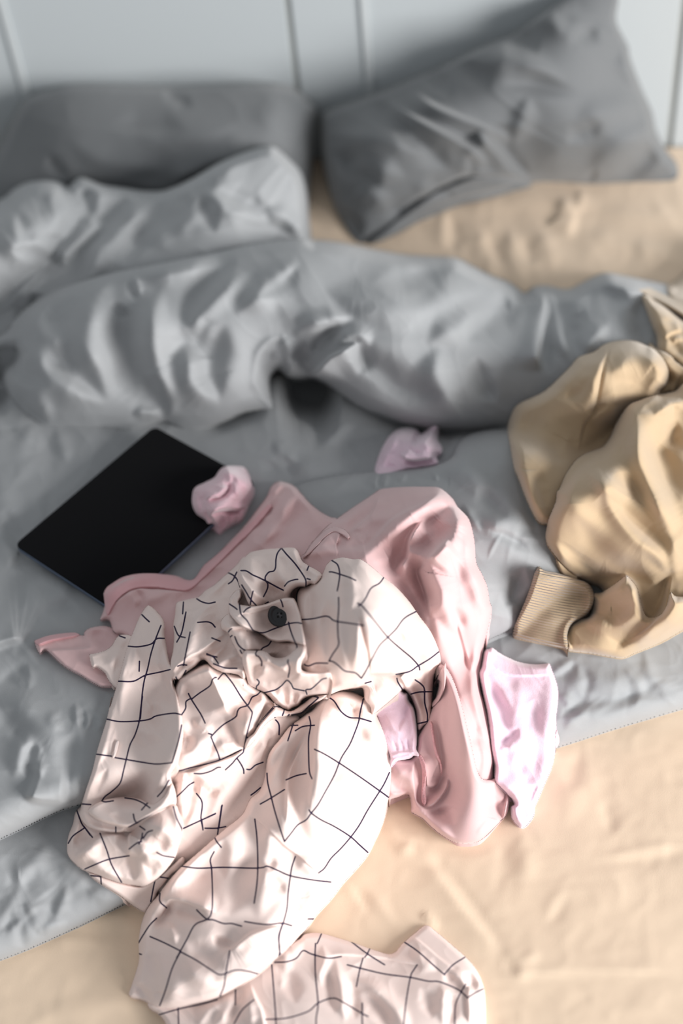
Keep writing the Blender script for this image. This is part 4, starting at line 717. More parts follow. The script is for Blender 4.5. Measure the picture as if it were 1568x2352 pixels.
lace = sheet('C 1362,790 1372,810 1382,850 1372,880 1360,895 1352,850', 0.004, 4, [], 1.4, 'rel', None, skirt=0.003, bl=1)
cloth('toe_seam', M_rose, [lace], o)
sk2 = sheet('C 355,535 385,545 395,590 415,620 432,650 445,720 452,790 450,870 448,920 462,945 460,962 430,960 410,975 370,985 330,990 300,1010 275,1040 262,1010 262,970 230,900 190,800 165,700 100,600 200,480 300,470',
    [(860, 1640, .03), (880, 1720, .03), (900, 1745, .02), (960, 1735, .02), (955, 1660, .026), (925, 1600, .04), (900, 1660, .04), (920, 1710, .036)], 10,
    [('r', 8, -5, 'C 330,760 360,700 390,640 385,600'), ('r', 8, 4, 'C 250,700 300,780 340,800 370,730'), ('r', 9, 4, 'C 400,620 420,720 410,820'), ('r', 4, -2, 'C 290,860 310,900 320,935'), ('r', 4, -2, 'C 330,840 350,890 360,930'),
     ('r', 4, -2, 'C 380,840 390,890 400,930'), ('r', 3.5, 3, 'C 262,968 320,945 400,935 455,945'), ('r', 3, -4, 'C 265,985 330,962 400,950 445,958')],
    1.5, 'rel', [(0.5, 20, 60, 2)], skirt=0.01, bl=4)
o = cloth('sock', M_lilac, [sk2]); tag(o, 'pale lilac ankle sock with a raw white cuff, peeking out from under the checked shirt', 'sock', 'lilac ankle socks')

# ---------------------------------------------------------------- blush shirt with the thin dark grid
ST = []
N1 = [(0.7, 45, 50, 2.0)]
# lower hem and the other sleeve, nearest the camera
ST.append(sheet('540,2190 600,2168 677,2159 699,2145 734,2143 772,2153 814,2166 860,2182 899,2191 925,2166 952,2143 979,2125 1006,2143 1040,2172 1071,2199 1094,2227 1109,2262 1114,2296 1115,2352 1112,2500 1060,2620 800,2680 520,2640 420,2480 396,2400 380,2352 365,2331 340,2300 420,2220',
    [(360, 2330, .012), (700, 2150, .014), (900, 2190, .008), (980, 2128, .006), (1100, 2260, .008), (1112, 2450, .008), (800, 2660, .01), (500, 2300, .02), (700, 2300, .03), (900, 2320, .022), (1040, 2280, .018), (600, 2450, .03), (900, 2500, .03)], 12,
    [('r', 16, 7, 'F 540,1045 600,960 700,900 760,850'), ('r', 14, -8, 'F 700,1045 760,960 820,840'), ('r', 16, 9, 'F 640,1045 720,960 790,870'), ('s', 26, 9, 'F 850,800 880,880 920,960 940,1060 960,1200', 3.5), ('r', 16, 8, 'F 830,880 840,960 860,1060'),
     ('r', 20, 7, 'G 60,600 160,620 240,560'), ('r', 18, -6, 'G 100,700 180,800 200,900'), ('s', 14, 3.5, 'G 990,700 870,680 760,655 640,640 480,630 360,650', 2), ('r', 12, 6, 'G 370,590 380,660 350,740 360,800'), ('r', 16, 8, 'G 450,680 470,800 480,900 500,1000'),
     ('r', 16, -7, 'G 400,740 430,860 440,960'), ('r', 18, 8, 'G 570,790 660,820 740,900 830,1000 880,1100'), ('r', 18, -7, 'G 600,880 680,920 740,1000 760,1100'), ('r', 14, -5, 'G 540,800 560,900 560,1000'),
     ('r', 16, -5, 'G 960,840 1000,900 1020,1000'), ('r', 14, 5, 'G 1080,820 1100,900 1090,1045'), ('r', 14, -6, 'G 1120,850 1140,930 1130,1040'), ('s', 14, 6, 'G 1240,1045 1240,960 1235,890 1240,800', 2.5), ('r', 12, -8, 'G 1100,740 1150,790 1220,850'),
     ('r', 12, 7, 'G 1130,730 1200,770 1240,820'), ('s', 16, 3, 'G 900,510 980,570 1060,640 1140,700 1190,730', 2), ('r', 14, 5, 'G 900,600 960,660 1040,720'), ('r', 12, -6, 'G 1210,740 1260,790 1280,840'), ('r', 14, 4, 'G 150,620 140,720 120,820')],
    1.7, 'rel', N1, lines=['G 360,505 345,540 335,562', 'G 325,562 322,640 325,760 340,920 330,1000 328,1045 328,1200 335,1500', 'G 80,675 150,672 210,650 250,605 300,625 400,650 480,640', 'G 62,690 75,850 88,1045 90,1300 90,1600',
    'G 525,540 630,620 740,690', 'G 652,590 635,625 620,645', 'G 610,650 590,720 570,820', 'G 515,690 600,712 740,745 890,765 1000,788 1060,790 1130,815 1190,845 1230,880', 'G 935,690 915,720 895,760 870,900 855,1045 850,1250',
    'G 860,555 940,610 1030,690 1100,750', 'G 1220,645 1150,690 1100,745', 'G 1228,805 1200,850 1165,930 1160,1045 1155,1250', 'G 1330,835 1280,860 1235,890', 'G 25,1018 150,1010 280,970 340,920 430,890 500,920 600,980 640,1000',
    'G 605,920 605,1045 605,1200', 'F 300,990 420,955 560,925 650,900', 'F 415,940 418,1045 418,1200', 'F 760,840 758,930', 'F 750,1045 800,960 870,900', 'G 20,1400 400,1380 800,1420 1300,1440', 'G 0,1650 400,1640 900,1680'], skirt=0.012, famp=0.9))
# middle of the shirt
ST.append(sheet('L 150,420 260,330 400,250 500,225 560,235 640,275 780,320 940,370 1000,450 1100,520 1200,570 1260,640 1340,700 1480,800 1568,830 1620,900 1560,1000 1480,1120 1440,1300 1400,1500 1300,1700 1150,1900 1060,2060 900,2230 700,2400 500,2600 330,2800 150,2960 -60,3000 -300,2880 -400,2500 -300,2000 -200,1600 -100,1200 0,800 80,560',
    [(410, 1560, .03), (480, 1530, .035), (560, 1555, .04), (640, 1620, .03), (660, 1680, .022), (610, 1780, .02), (540, 1900, .02), (440, 2010, .018), (330, 2050, .015), (520, 1640, .05), (450, 1700, .045), (500, 1780, .04), (420, 1860, .035), (330, 1900, .03), (340, 1700, .03)], 20,
    [('s', 34, 11, 'L 490,160 560,330 640,520 720,700 780,860', 5), ('r', 22, 8, 'L 560,420 700,600 780,760 800,880'), ('r', 20, -8, 'L 760,700 850,820 840,920'), ('r', 16, -7, 'L 800,520 1000,600 1120,700'), ('r', 24, 7, 'L 980,700 940,850 900,960 880,1100'),
     ('r', 20, -9, 'L 720,900 800,1000 880,1120 900,1220'), ('r', 18, 9, 'L 1080,720 1020,860 960,1040 930,1240'), ('s', 30, 12, 'L 1160,560 1190,700 1150,850 1090,1000 1040,1110', 4), ('r', 14, -13, 'L 1240,640 1190,760 1140,900 1080,1060 1040,1140'),
     ('s', 36, 12, 'L 90,1550 200,1530 320,1520 480,1450 640,1400 800,1340 920,1260 1010,1180', 4), ('r', 22, 10, 'L 60,1480 200,1380 350,1240 480,1130 560,1080'), ('r', 16, 9, 'L 540,1060 500,1000 420,960 330,900'), ('r', 22, -10, 'L 240,1100 300,1180 210,1300'),
     ('r', 20, -8, 'L 560,1180 520,1300 480,1400'), ('r', 16, 8, 'L 600,1260 740,1210 900,1260'), ('r', 14, 9, 'L 900,1200 960,1000 1010,880'), ('r', 14, -8, 'L 820,1140 870,1200 900,1240'),
     ('r', 10, -9, 'L 640,1450 780,1390 900,1320 1040,1220 1140,1080 1240,960'), ('r', 12, 8, 'L 960,1260 1080,1120 1180,980 1280,860'), ('r', 10, -8, 'L 1180,1120 1100,1240 980,1400 860,1480'), ('r', 20, 9, 'L 1180,1180 1060,1380 940,1560 800,1720 680,1860 560,2040'),
     ('r', 24, -10, 'L 1140,1400 1040,1560 920,1740 800,1900 640,2120'), ('r', 12, -8, 'L 340,1560 350,1680 380,1800'), ('r', 18, 8, 'L 400,1600 500,1640 640,1560'), ('r', 20, -6, 'L 440,1700 520,1780 640,1760'),
     ('r', 14, 9, 'L 110,1600 180,1660 170,1800 120,1920'), ('r', 14, -9, 'L 260,1560 300,1680 300,1860 260,2100'), ('r', 16, 9, 'L 200,1540 220,1700 220,1900 180,2100'), ('r', 20, 8, 'L 340,1780 330,1960 260,2180'), ('r', 12, -7, 'L 1220,1000 1240,1100 1230,1240'),
     ('s', 16, 6, 'L 60,430 200,400 300,330 420,270 520,200', 3), ('r', 12, -8, 'L 520,240 640,290 800,330 940,370'), ('r', 14, 6, 'L 680,240 760,200 880,230'), ('r', 16, 8, 'L 60,640 130,800 200,960 260,1100'), ('r', 12, -8, 'L 180,400 240,500 300,640')],
    1.6, 'rel', N1, fwid=1.1, famp=0.95, lines=['L 630,275 700,340 800,460 900,620 980,730 1025,790 1040,830 1010,950 970,1100 955,1180 935,1290', 'L 310,660 400,590 530,500 560,430 590,400 610,398', 'L 630,420 680,360 710,340', 'L 275,590 310,660 380,770 430,850 475,945',
    'L 190,850 240,770 245,690 290,655', 'L 545,1110 620,1030 700,960 800,900 850,860 865,800 900,760 980,735 1010,690 1040,635 1100,605 1140,565', 'L 545,1110 590,1220 630,1310 650,1380', 'L 90,1515 180,1515 300,1480 480,1440 650,1390 780,1330 910,1265',
    'L 965,1115 1030,1125 1060,1100', 'L 1300,745 1200,860 1100,990', 'L 1300,745 1420,765 1410,850', 'L 1300,885 1360,960 1362,1085', 'L 720,1505 800,1430 855,1365 930,1300', 'L 855,1365 900,1430 935,1500 940,1550', 'L 975,1500 1020,1500 1080,1450 1170,1415',
    'L 345,1550 440,1552 550,1520 620,1480 660,1475', 'L 110,1850 200,1770 280,1690 340,1655', 'L 370,1790 430,1870 440,1950 425,2080 445,2195', 'L 200,2215 430,2110 600,2030', 'L 680,1930 660,2060 640,2195', 'L 1025,1810 1080,1770 1140,1720',
    'L 90,1940 120,2030 180,2190', 'D 890,790 960,790 1015,780', 'D 990,655 975,760 965,830', 'D 765,790 850,750 950,705', 'D 870,740 878,800', 'L 775,355 810,325 940,370', 'D 620,1083 670,1090', 'D 595,1080 580,1150 565,1230', 'L 515,1070 550,1080'], skirt=0.012, bl=5))
# small turned-back corner and the tail at the left
ST.append(sheet('A 405,1190 412,1182 440,1178 500,1160 540,1130 560,1095 585,1068 620,1064 655,1072 700,1100 680,1200 640,1320 590,1390 560,1385 520,1340 495,1295 450,1262 425,1265 412,1230', 0.010, 8,
    [('r', 14, -4, 'A 440,1200 520,1170 590,1110'), ('r', 14, 4, 'A 500,1240 560,1220 620,1150'), ('r', 10, -5, 'A 560,1290 590,1200 640,1100')], 1.7, 'rel', None, lines=['A 585,1072 600,1078 620,1085'], skirt=0.01))
# upper left: shoulder folds
ST.append(sheet('A 895,1360 885,1300 890,1230 905,1160 912,1080 908,1010 918,950 924,885 935,870 960,862 1010,850 1060,838 1100,800 1150,770 1200,725 1240,690 1290,645 1330,600 1400,620 1440,760 1420,900 1400,1050 1380,1200 1340,1330 1300,1310 1260,1300 1200,1290 1140,1260 1090,1220 1040,1260 980,1300 945,1335 915,1342',
    [(405, 1560, .02), (400, 1400, .022), (460, 1370, .025), (530, 1320, .03), (560, 1290, .04), (580, 1400, .05), (500, 1440, .045), (450, 1480, .04), (560, 1530, .035), (460, 1530, .03)], 14,
    [('s', 26, 9, 'A 925,880 960,900 1020,920 1100,880 1180,850 1260,830', 4), ('r', 18, 9, 'A 960,880 1040,860 1140,790 1250,690'), ('r', 16, -10, 'A 1100,930 1180,860 1240,760 1280,700'), ('r', 14, 8, 'A 940,1000 990,960 1100,900 1220,850'),
     ('s', 24, 10, 'A 900,1240 960,1120 1010,1010 1080,920 1180,860', 4), ('r', 12, -10, 'A 900,1200 950,1080 990,980 1040,930'), ('r', 20, 9, 'A 930,1240 1010,1120 1060,1000 1160,920'), ('r', 14, -9, 'A 1120,1100 1160,1040 1240,980'),
     ('s', 20, 11, 'A 1240,1060 1160,1110 1080,1170 960,1240 880,1320', 4), ('r', 9, 7, 'A 920,1330 1020,1260 1120,1210 1230,1140'), ('r', 8, -9, 'A 950,1300 1060,1210 1140,1170 1220,1110'), ('r', 8, 6, 'A 960,1330 1080,1250 1180,1220'),
     ('r', 10, -12, 'A 1140,1230 1220,1170 1260,1080'), ('r', 9, 6, 'A 1160,1250 1240,1200 1320,1170'), ('r', 8, -7, 'A 1190,1270 1260,1240 1330,1230'), ('r', 10, 7, 'A 900,1340 910,1280 940,1240')],
    1.5, 'rel', [(0.8, 25, -40, 2)], lines=['A 1050,850 1080,868 1120,878 1160,870', 'A 970,870 965,940', 'A 985,930 960,1050 930,1110', 'A 915,1015 940,1070 980,1083', 'A 1055,992 1110,988 1140,998 1160,1020', 'A 1010,1050 990,1150 970,1250', 'A 1110,1185 1170,1200',
    'A 1230,690 1270,710 1295,740 1310,780', 'A 1290,690 1265,740 1240,760', 'A 935,1255 960,1246 990,1248', 'A 1140,1085 1190,1105', 'A 1110,1180 1150,1200 1180,1240', 'A 1150,1240 1220,1265 1290,1268', 'A 970,1310 985,1280', 'A 925,1320 935,1345'], skirt=0.012, bl=4))
# the buttonhole placket and the curled tail at the left
ST.append(sheet('D 190,1055 240,1060 400,1120 540,1130 680,1020 760,960 760,1040 700,1060 650,1120 610,1170 600,1210 575,1250 530,1292 450,1250 370,1190 270,1130 215,1090', 0.010, 8, [], 1.6, 'rel', None,
    lines=['D 205,1075 265,1080', 'D 265,1085 268,1130', 'D 595,1080 580,1150 565,1230', 'D 620,1083 670,1090'], skirt=0.012))
ST.append(sheet('D 120,680 98,760 72,830 62,900 72,960 130,1022 180,1048 240,1068 300,1092 380,1118 450,1130 530,1137 600,1098 660,1040 712,968 728,920 742,860 755,790 755,740 735,690 712,645 640,640 500,660 300,660 200,640',
    [(165, 1880, .014), (160, 1970, .016), (240, 2010, .016), (330, 2033, .016), (400, 1975, .02), (415, 1900, .03), (395, 1850, .03), (250, 1860, .02), (240, 1950, .034), (330, 1960, .038), (380, 1910, .042), (300, 1990, .03)], 15,
    [('s', 24, 9, 'D 715,960 738,880 748,800 735,720 705,650', 4), ('r', 14, 10, 'D 690,620 730,720 735,820 715,920'), ('r', 18, -15, 'D 440,880 450,820 520,800 580,800'), ('r', 22, -15, 'D 500,860 580,900 640,880 650,820'), ('r', 18, 12, 'D 560,780 640,800 680,860 660,930'),
     ('s', 18, 9, 'D 420,960 432,900 430,840 450,800', 3), ('r', 16, 8, 'D 480,900 540,940 560,1020'), ('r', 16, -10, 'D 420,960 450,1040 460,1100'), ('r', 16, -8, 'D 520,1000 570,1040 560,1100'), ('s', 34, 11, 'D 100,960 160,910 230,850 300,825 420,820', 5), ('r', 20, 9, 'D 110,980 180,940 260,880'),
     ('r', 14, -9, 'D 90,900 140,850 220,830'), ('r', 18, 7, 'D 200,960 280,1040 380,1110'), ('r', 14, 7, 'D 560,950 620,980 640,1040'), ('r', 12, 6, 'D 120,700 110,800 90,900')],
    1.5, 'rel', [(0.6, 35, 60, 1.8)], lines=['D 120,680 150,760 180,800 215,845', 'D 70,880 100,835 165,790', 'D 260,820 300,920 330,1010 390,1115', 'D 170,1035 250,1000 320,975 435,955', 'D 435,915 480,880 510,870', 'D 515,820 510,850 495,885', 'D 520,850 545,815 575,803', 'D 600,935 640,955 705,965',
    'D 700,660 720,730 750,790 755,810', 'D 460,705 480,760 530,800', 'D 165,780 200,830'], skirt=0.012, bl=5))
ST.append(sheet('A 728,920 745,898 762,890 790,905 815,930 845,968 858,1010 856,1060 868,1130 882,1210 900,1290 925,1400 945,1500 960,1560 965,1620 968,1680 950,1780 920,1860 895,1905 900,1940 912,1975 D 712,560 706,630 650,670 600,695 520,740 440,788 420,800 395,814 340,817 290,812 235,803 180,778 150,742 137,700 150,640 180,545 215,440 240,335 265,250 300,135 330,0 A 530,1500 560,1400 590,1300 615,1200 640,1120 680,1020 705,960',
    [(345, 1395, .008), (280, 1540, .010), (250, 1640, .012), (225, 1780, .014), (185, 1880, .014), (260, 1910, .014), (330, 1885, .012), (395, 1840, .012), (400, 1790, .02), (425, 1680, .014), (410, 1560, .010), (375, 1440, .01), (340, 1560, .014), (330, 1700, .02), (270, 1800, .022), (230, 1870, .022)], 10,
    [('r', 20, 6, 'A 790,1000 800,1100 810,1200 830,1320'), ('r', 14, -5, 'A 860,1100 850,1250 880,1400'), ('r', 10, 3, 'A 690,1100 670,1200 640,1300'), ('r', 8, -2, 'A 670,1140 650,1260 620,1360'), ('r', 10, 3, 'A 640,1300 600,1420 590,1540'),
     ('r', 14, 6, 'A 860,1430 850,1540 830,1600'), ('r', 14, -6, 'A 800,1480 800,1580 760,1640'), ('r', 22, 7, 'D 560,140 600,220 640,260'), ('r', 18, -5, 'D 470,200 520,260 600,300'), ('r', 10, 4, 'D 330,130 300,260 250,400'), ('r', 8, -3, 'D 300,440 260,520 230,600'),
     ('r', 6, 2, 'D 350,200 330,280 320,360'), ('r', 26, -10, 'D 540,460 490,560 400,600 300,620'), ('r', 20, 7, 'D 640,470 600,540 520,600'), ('r', 12, 8, 'D 680,470 660,560 620,620 560,680'), ('r', 12, -10, 'D 170,690 230,750 330,785 420,795')],
    1.5, 'rel', [(0.6, 35, 60, 1.8)], lines=['A 720,945 745,970 765,988', 'A 638,1135 700,1138 775,1122 810,1090 855,1088', 'A 835,1010 815,1060 800,1100 775,1180 755,1270 735,1340 722,1430 712,1568', 'D 515,0 505,70 495,150 470,230 440,290 418,375 400,450 380,520 330,570 290,600 270,630',
    'D 300,135 380,150 495,146 560,135 600,115 700,100 745,108', 'A 580,1345 670,1345 740,1310 830,1290 890,1275', 'D 235,345 330,358', 'D 350,366 420,378 520,395 600,405 690,397', 'D 750,170 735,250 710,340 693,395', 'D 155,645 205,648', 'D 675,500 640,560 605,600', 'D 355,775 355,815', 'A 706,1225 704,1285'], skirt=0.012, bl=5))
ST.append(sheet('D 188,690 200,665 240,640 300,615 370,602 430,600 500,612 555,640 590,640 650,590 690,520 708,560 706,625 650,668 600,692 520,738 440,785 350,772 260,748 205,716', 0.011, 8,
    [('r', 16, 6, 'D 300,640 400,650 500,690'), ('r', 12, -5, 'D 330,710 420,730 500,710'), ('r', 12, 5, 'D 560,690 640,640 690,580')], 1.4, 'rel', [(0.5, 30, 10, 1.8)],
    lines=['D 258,618 290,632 340,625', 'D 410,608 470,618 520,640 560,668', 'D 610,555 560,620 510,680', 'D 430,785 520,735 600,695 690,650 705,630', 'D 460,705 470,745 500,775'], skirt=0.008, bl=3))
# the wide sleeve running down to the lower left
ST.append(sheet('749,1592 735,1602 718,1628 700,1640 682,1655 663,1670 640,1700 622,1722 613,1745 607,1785 596,1815 574,1835 559,1866 540,1885 513,1906 463,1950 440,1970 417,1990 395,2012 376,2036 360,2058 344,2078 331,2101 322,2132 318,2166 319,2205 311,2235 303,2260 297,2288 327,2297 350,2308 369,2314 403,2314 440,2307 480,2298 518,2283 568,2254 594,2237 640,2197 679,2161 709,2128 728,2101 763,2063 786,2032 824,1990 846,1962 862,1930 878,1895 890,1855 896,1800 898,1760 891,1720 880,1680 866,1645 852,1615 833,1600 810,1590 780,1586',
    [(749, 1595, .02), (663, 1675, .02), (610, 1790, .018), (540, 1890, .018), (400, 2010, .02), (322, 2140, .018), (300, 2280, .008), (400, 2310, .010), (560, 2258, .014), (700, 2140, .014), (800, 2015, .014), (885, 1860, .014), (890, 1720, .016), (845, 1610, .02),
     (780, 1680, .06), (780, 1800, .06), (700, 1780, .05), (650, 1850, .05), (760, 1920, .055), (640, 1980, .06), (520, 1980, .05), (560, 2100, .055), (440, 2110, .045), (650, 2080, .055), (420, 2220, .035), (780, 1960, .04), (500, 2200, .042)], 18,
    [('s', 34, 13, 'E 548,700 550,600 560,500 570,420 575,330 580,220 600,120 640,20', 5), ('r', 18, 10, 'E 620,160 600,300 605,450 590,600'), ('r', 20, 9, 'E 540,120 460,240 400,360 330,470 260,600'), ('s', 30, 11, 'E 400,780 405,680 408,560 420,460 470,340 530,220', 5),
     ('r', 22, -13, 'E 520,260 490,360 480,470 470,600 500,720'), ('r', 16, -8, 'E 440,560 450,680 500,800 560,880'), ('r', 22, 9, 'E 380,480 370,640 400,800 440,900'), ('r', 16, 8, 'E 420,200 340,300 270,420 220,540 190,640'),
     ('r', 12, -8, 'E 400,280 340,390 290,480 240,600'), ('r', 16, -9, 'E 860,60 820,100 740,110 700,60'), ('r', 14, 7, 'E 700,20 760,100 830,140 900,160'), ('r', 12, -9, 'E 780,20 800,70 850,90'), ('r', 16, 8, 'E 860,30 870,120 920,220 960,330'),
     ('r', 26, -7, 'E 720,180 800,220 900,260'), ('r', 34, 7, 'E 700,480 800,540 860,640 820,760'), ('r', 26, -6, 'E 640,560 700,660 720,780'), ('r', 30, 6, 'E 620,860 720,860 800,920'),
     ('s', 20, 4, 'E 700,1180 660,1110 600,1060 530,1000 470,950 400,900 330,830 240,750 160,700', 2.5), ('r', 20, 9, 'E 480,960 560,1040 600,1100'), ('r', 20, -8, 'E 320,1040 330,960 380,900'), ('r', 30, 8, 'E 300,780 310,900 360,1000'),
     ('r', 20, -9, 'E 300,1060 350,1120 400,1180'), ('r', 30, 7, 'E 620,1140 560,1260 480,1380 420,1460'), ('r', 30, 9, 'D 1120,720 1080,820 1060,940 1040,1060'), ('r', 26, -9, 'D 1120,900 1120,1040 1080,1180 1040,1280'), ('r', 26, 9, 'D 1260,800 1280,980 1240,1160 1220,1300'),
     ('r', 22, -7, 'D 1000,860 980,960 1000,1080'), ('r', 24, -8, 'D 960,940 900,1000 850,1060 800,1120'), ('r', 20, 7, 'D 860,920 800,1000 720,1080 660,1180'), ('r', 22, 11, 'D 620,1240 660,1210 740,1210 840,1250 920,1280 1000,1300'),
     ('s', 30, 12, 'D 960,1300 880,1275 760,1235 690,1225 660,1260 610,1350', 4), ('r', 14, -12, 'D 690,1240 650,1300 600,1380'), ('r', 14, 8, 'D 620,1200 590,1290 540,1370 500,1450'), ('r', 20, -9, 'D 700,1260 800,1290 900,1330'),
     ('r', 24, 6, 'D 700,1320 800,1360 900,1400 1020,1440'), ('r', 14, -8, 'D 940,1440 1000,1480 1060,1480'), ('r', 20, 8, 'D 1060,1500 1140,1430 1240,1420 1360,1450'), ('s', 30, 11, 'F 690,560 720,590 750,580 850,500 980,460 1080,470', 5),
     ('r', 18, 8, 'F 350,440 380,500 400,560'), ('r', 22, -7, 'F 480,560 560,620 680,700'), ('r', 26, 7, 'F 240,640 320,740 380,840 360,920'), ('r', 14, -6, 'F 220,600 260,680 280,760'), ('r', 20, 6, 'F 470,680 520,760 640,820'), ('r', 14, -8, 'F 140,800 200,860 260,900'),
     ('s', 24, 7, 'F 1220,430 1180,460 1120,540 1020,620 900,700 760,760 600,820', 5), ('r', 26, 8, 'F 1060,300 1000,420 900,560 800,640'), ('r', 30, -8, 'F 1160,420 1080,520 980,600 860,680'), ('r', 20, 6, 'F 1180,200 1240,280 1200,360 1120,420')],
    1.6, 'rel', [(0.5, 60, -50, 2)], lines=['E 872,20 855,90 845,150 820,220 790,290 740,370 700,470 640,580 600,650 560,700 530,740 480,770 440,820 400,870', 'E 400,870 370,780 340,680 320,600 300,520 295,460', 'E 580,316 640,345 730,400 850,480 970,565 1025,605',
    'E 1030,455 1000,520 970,570 900,680 850,770 800,840 740,910 680,970 640,1030 605,1058', 'E 548,680 562,700 620,740 700,780 795,840 850,890 900,935', 'E 640,5 670,8 700,30 740,90 790,125 850,130 920,150', 'E 548,120 557,170 545,250 545,350 550,450 565,493',
    'E 420,175 480,172', 'E 460,140 420,265', 'E 465,205 510,180 580,172', 'E 410,500 470,475 530,462', 'E 255,645 320,608 400,558', 'E 465,960 445,1020 435,1080 422,1180 415,1270 395,1350 370,1430 368,1500 375,1550', 'E 222,735 235,850 240,1000 235,1120 218,1240',
    'D 750,1018 850,1030 1000,1025 1180,1030 1240,1025 1265,1018 1330,1045 1400,1075 1500,1095 1568,1105 1645,1113', 'D 945,930 922,980 930,1040 935,1200 930,1290 905,1335 830,1370 780,1460 720,1568 ', 'D 840,1280 870,1310 905,1338 940,1340 1000,1362 1050,1362 1110,1378',
    'D 1128,1350 1200,1362 1270,1368 1350,1360 1410,1375', 'D 620,1180 620,1230 660,1268', 'D 600,1330 560,1370 520,1430 490,1480', 'D 560,1440 640,1475 740,1525', 'F 430,612 520,660 600,712 660,748 700,742 760,722 830,728 895,745', 'F 725,605 710,690 700,750 690,820 665,880',
    'F 430,610 380,710 340,840 305,935', 'F 1195,415 1230,415', 'F 1040,450 1018,520 1025,600 1020,640', 'F 172,620 195,628', 'D 950,850 960,870 988,905', 'E 200,585 255,548', 'E 175,435 210,430 270,395', 'E 870,20 880,10'], skirt=0.015, bl=5, fwid=1.15, famp=0.85))
# rounded back of the shoulder at the right
ST.append(sheet('B 640,1015 610,980 580,900 560,780 580,640 590,520 600,430 620,395 680,370 740,330 765,295 782,255 810,228 850,215 885,210 940,220 990,222 1050,262 1130,330 1200,385 1280,470 1340,560 1400,640 1440,720 1466,800 1464,845 1440,880 1428,940 1420,1040 1410,1130 1395,1190 1370,1220 1335,1250 1325,1190 1318,1130 1300,1080 1280,1040 1255,1010 1238,1008 1180,1060 1120,1110 1060,1152 1045,1105 1010,1062 1000,1000 960,1000 870,1010 800,1035 720,1040',
    [(700, 1590, .02), (680, 1500, .03), (690, 1370, .03), (760, 1290, .03), (830, 1285, .03), (920, 1370, .028), (1005, 1500, .026), (1000, 1570, .022), (985, 1660, .014), (955, 1670, .012), (900, 1600, .014), (855, 1640, .014), (830, 1590, .026), (760, 1600, .026),
     (780, 1380, .06), (860, 1420, .07), (900, 1500, .07), (780, 1500, .06), (940, 1560, .05), (840, 1550, .05)], 16,
    [('r', 18, 10, 'B 800,240 800,340 770,440 740,540 720,640'), ('r', 18, -10, 'B 880,330 900,430 890,520'), ('r', 16, 8, 'B 930,300 920,420 930,520'), ('r', 18, -9, 'B 780,480 800,600 800,720 790,800'), ('r', 16, 9, 'B 850,360 840,500 850,640 870,760 900,860'),
     ('r', 14, -8, 'B 700,420 690,500 680,600'), ('r', 12, 7, 'B 660,400 650,500 660,620'), ('r', 16, 8, 'B 980,560 970,700 960,800 950,900'), ('s', 20, 5, 'B 1045,920 1040,800 1025,700 1000,600 975,500', 2.5), ('r', 12, -7, 'B 990,560 1010,680 1030,800 1035,900'),
     ('r', 30, 8, 'B 1080,420 1200,520 1280,640 1320,760'), ('r', 24, -6, 'B 1100,560 1180,640 1240,720'), ('r', 20, 5, 'B 1160,700 1120,780 1100,880'), ('r', 16, -5, 'B 1050,780 1100,740 1160,700'), ('r', 30, 6, 'B 1380,720 1400,820 1360,900'),
     ('s', 34, 18, 'B 1290,880 1200,910 1130,915 1050,915 1000,940 930,970 840,1000 780,1025', 4), ('r', 14, 7, 'B 1440,860 1380,880 1300,900 1220,905'), ('r', 20, -12, 'B 1240,960 1160,960 1060,960 1000,1000'),
     ('s', 22, 9, 'B 1260,1010 1240,960 1210,920', 3), ('r', 12, 8, 'B 1200,920 1240,980 1290,1060 1330,1120'), ('r', 14, -9, 'B 1260,920 1300,980 1360,1040'), ('r', 12, 8, 'B 1360,900 1340,960 1380,1000'), ('r', 12, 6, 'B 1290,1040 1320,1100 1330,1180'), ('r', 12, -7, 'B 1350,1050 1380,1120 1370,1200'),
     ('r', 14, 8, 'B 960,960 990,1010 1010,1050'), ('r', 12, -8, 'B 900,1000 930,1060 970,1090'), ('r', 10, 8, 'B 660,1000 700,970 760,930 810,920'), ('r', 12, 8, 'B 640,930 700,910 800,905'), ('r', 14, 6, 'B 640,680 640,760 620,820'), ('r', 12, -6, 'B 690,860 740,880 800,880')],
    1.5, 'rel', [(0.7, 45, 50, 2)], lines=['B 815,228 850,255 862,310 855,370 847,410', 'B 855,450 856,520 850,600 852,680 855,735 820,790 797,832', 'B 800,297 820,298 860,310 920,330 958,348', 'B 635,583 700,578 770,563 800,568 820,585 850,595 920,605 1005,618', 'B 620,395 605,430 605,490 620,560',
    'B 1128,328 1100,365 1050,395 1020,450 1000,480 975,503', 'B 970,485 1000,505 1070,590 1150,688 1230,760 1290,810 1335,860 1342,885', 'B 1325,532 1250,575 1200,640 1150,690 1100,740 1050,830 1020,890 992,935', 'B 640,845 660,858 680,860 720,845 790,845',
    'B 797,832 820,835 850,855 890,890 930,898 960,905 992,935', 'B 1200,912 1280,895 1330,862 1400,820 1462,772', 'B 1315,945 1350,970 1370,1000 1372,1080 1388,1150 1388,1190', 'B 1290,1030 1340,1018 1415,1016', 'B 1330,1208 1388,1195', 'B 1205,935 1212,960 1240,1005', 'B 1015,965 1050,955',
    'B 780,935 740,970 700,998 655,1008'], skirt=0.014, bl=5))
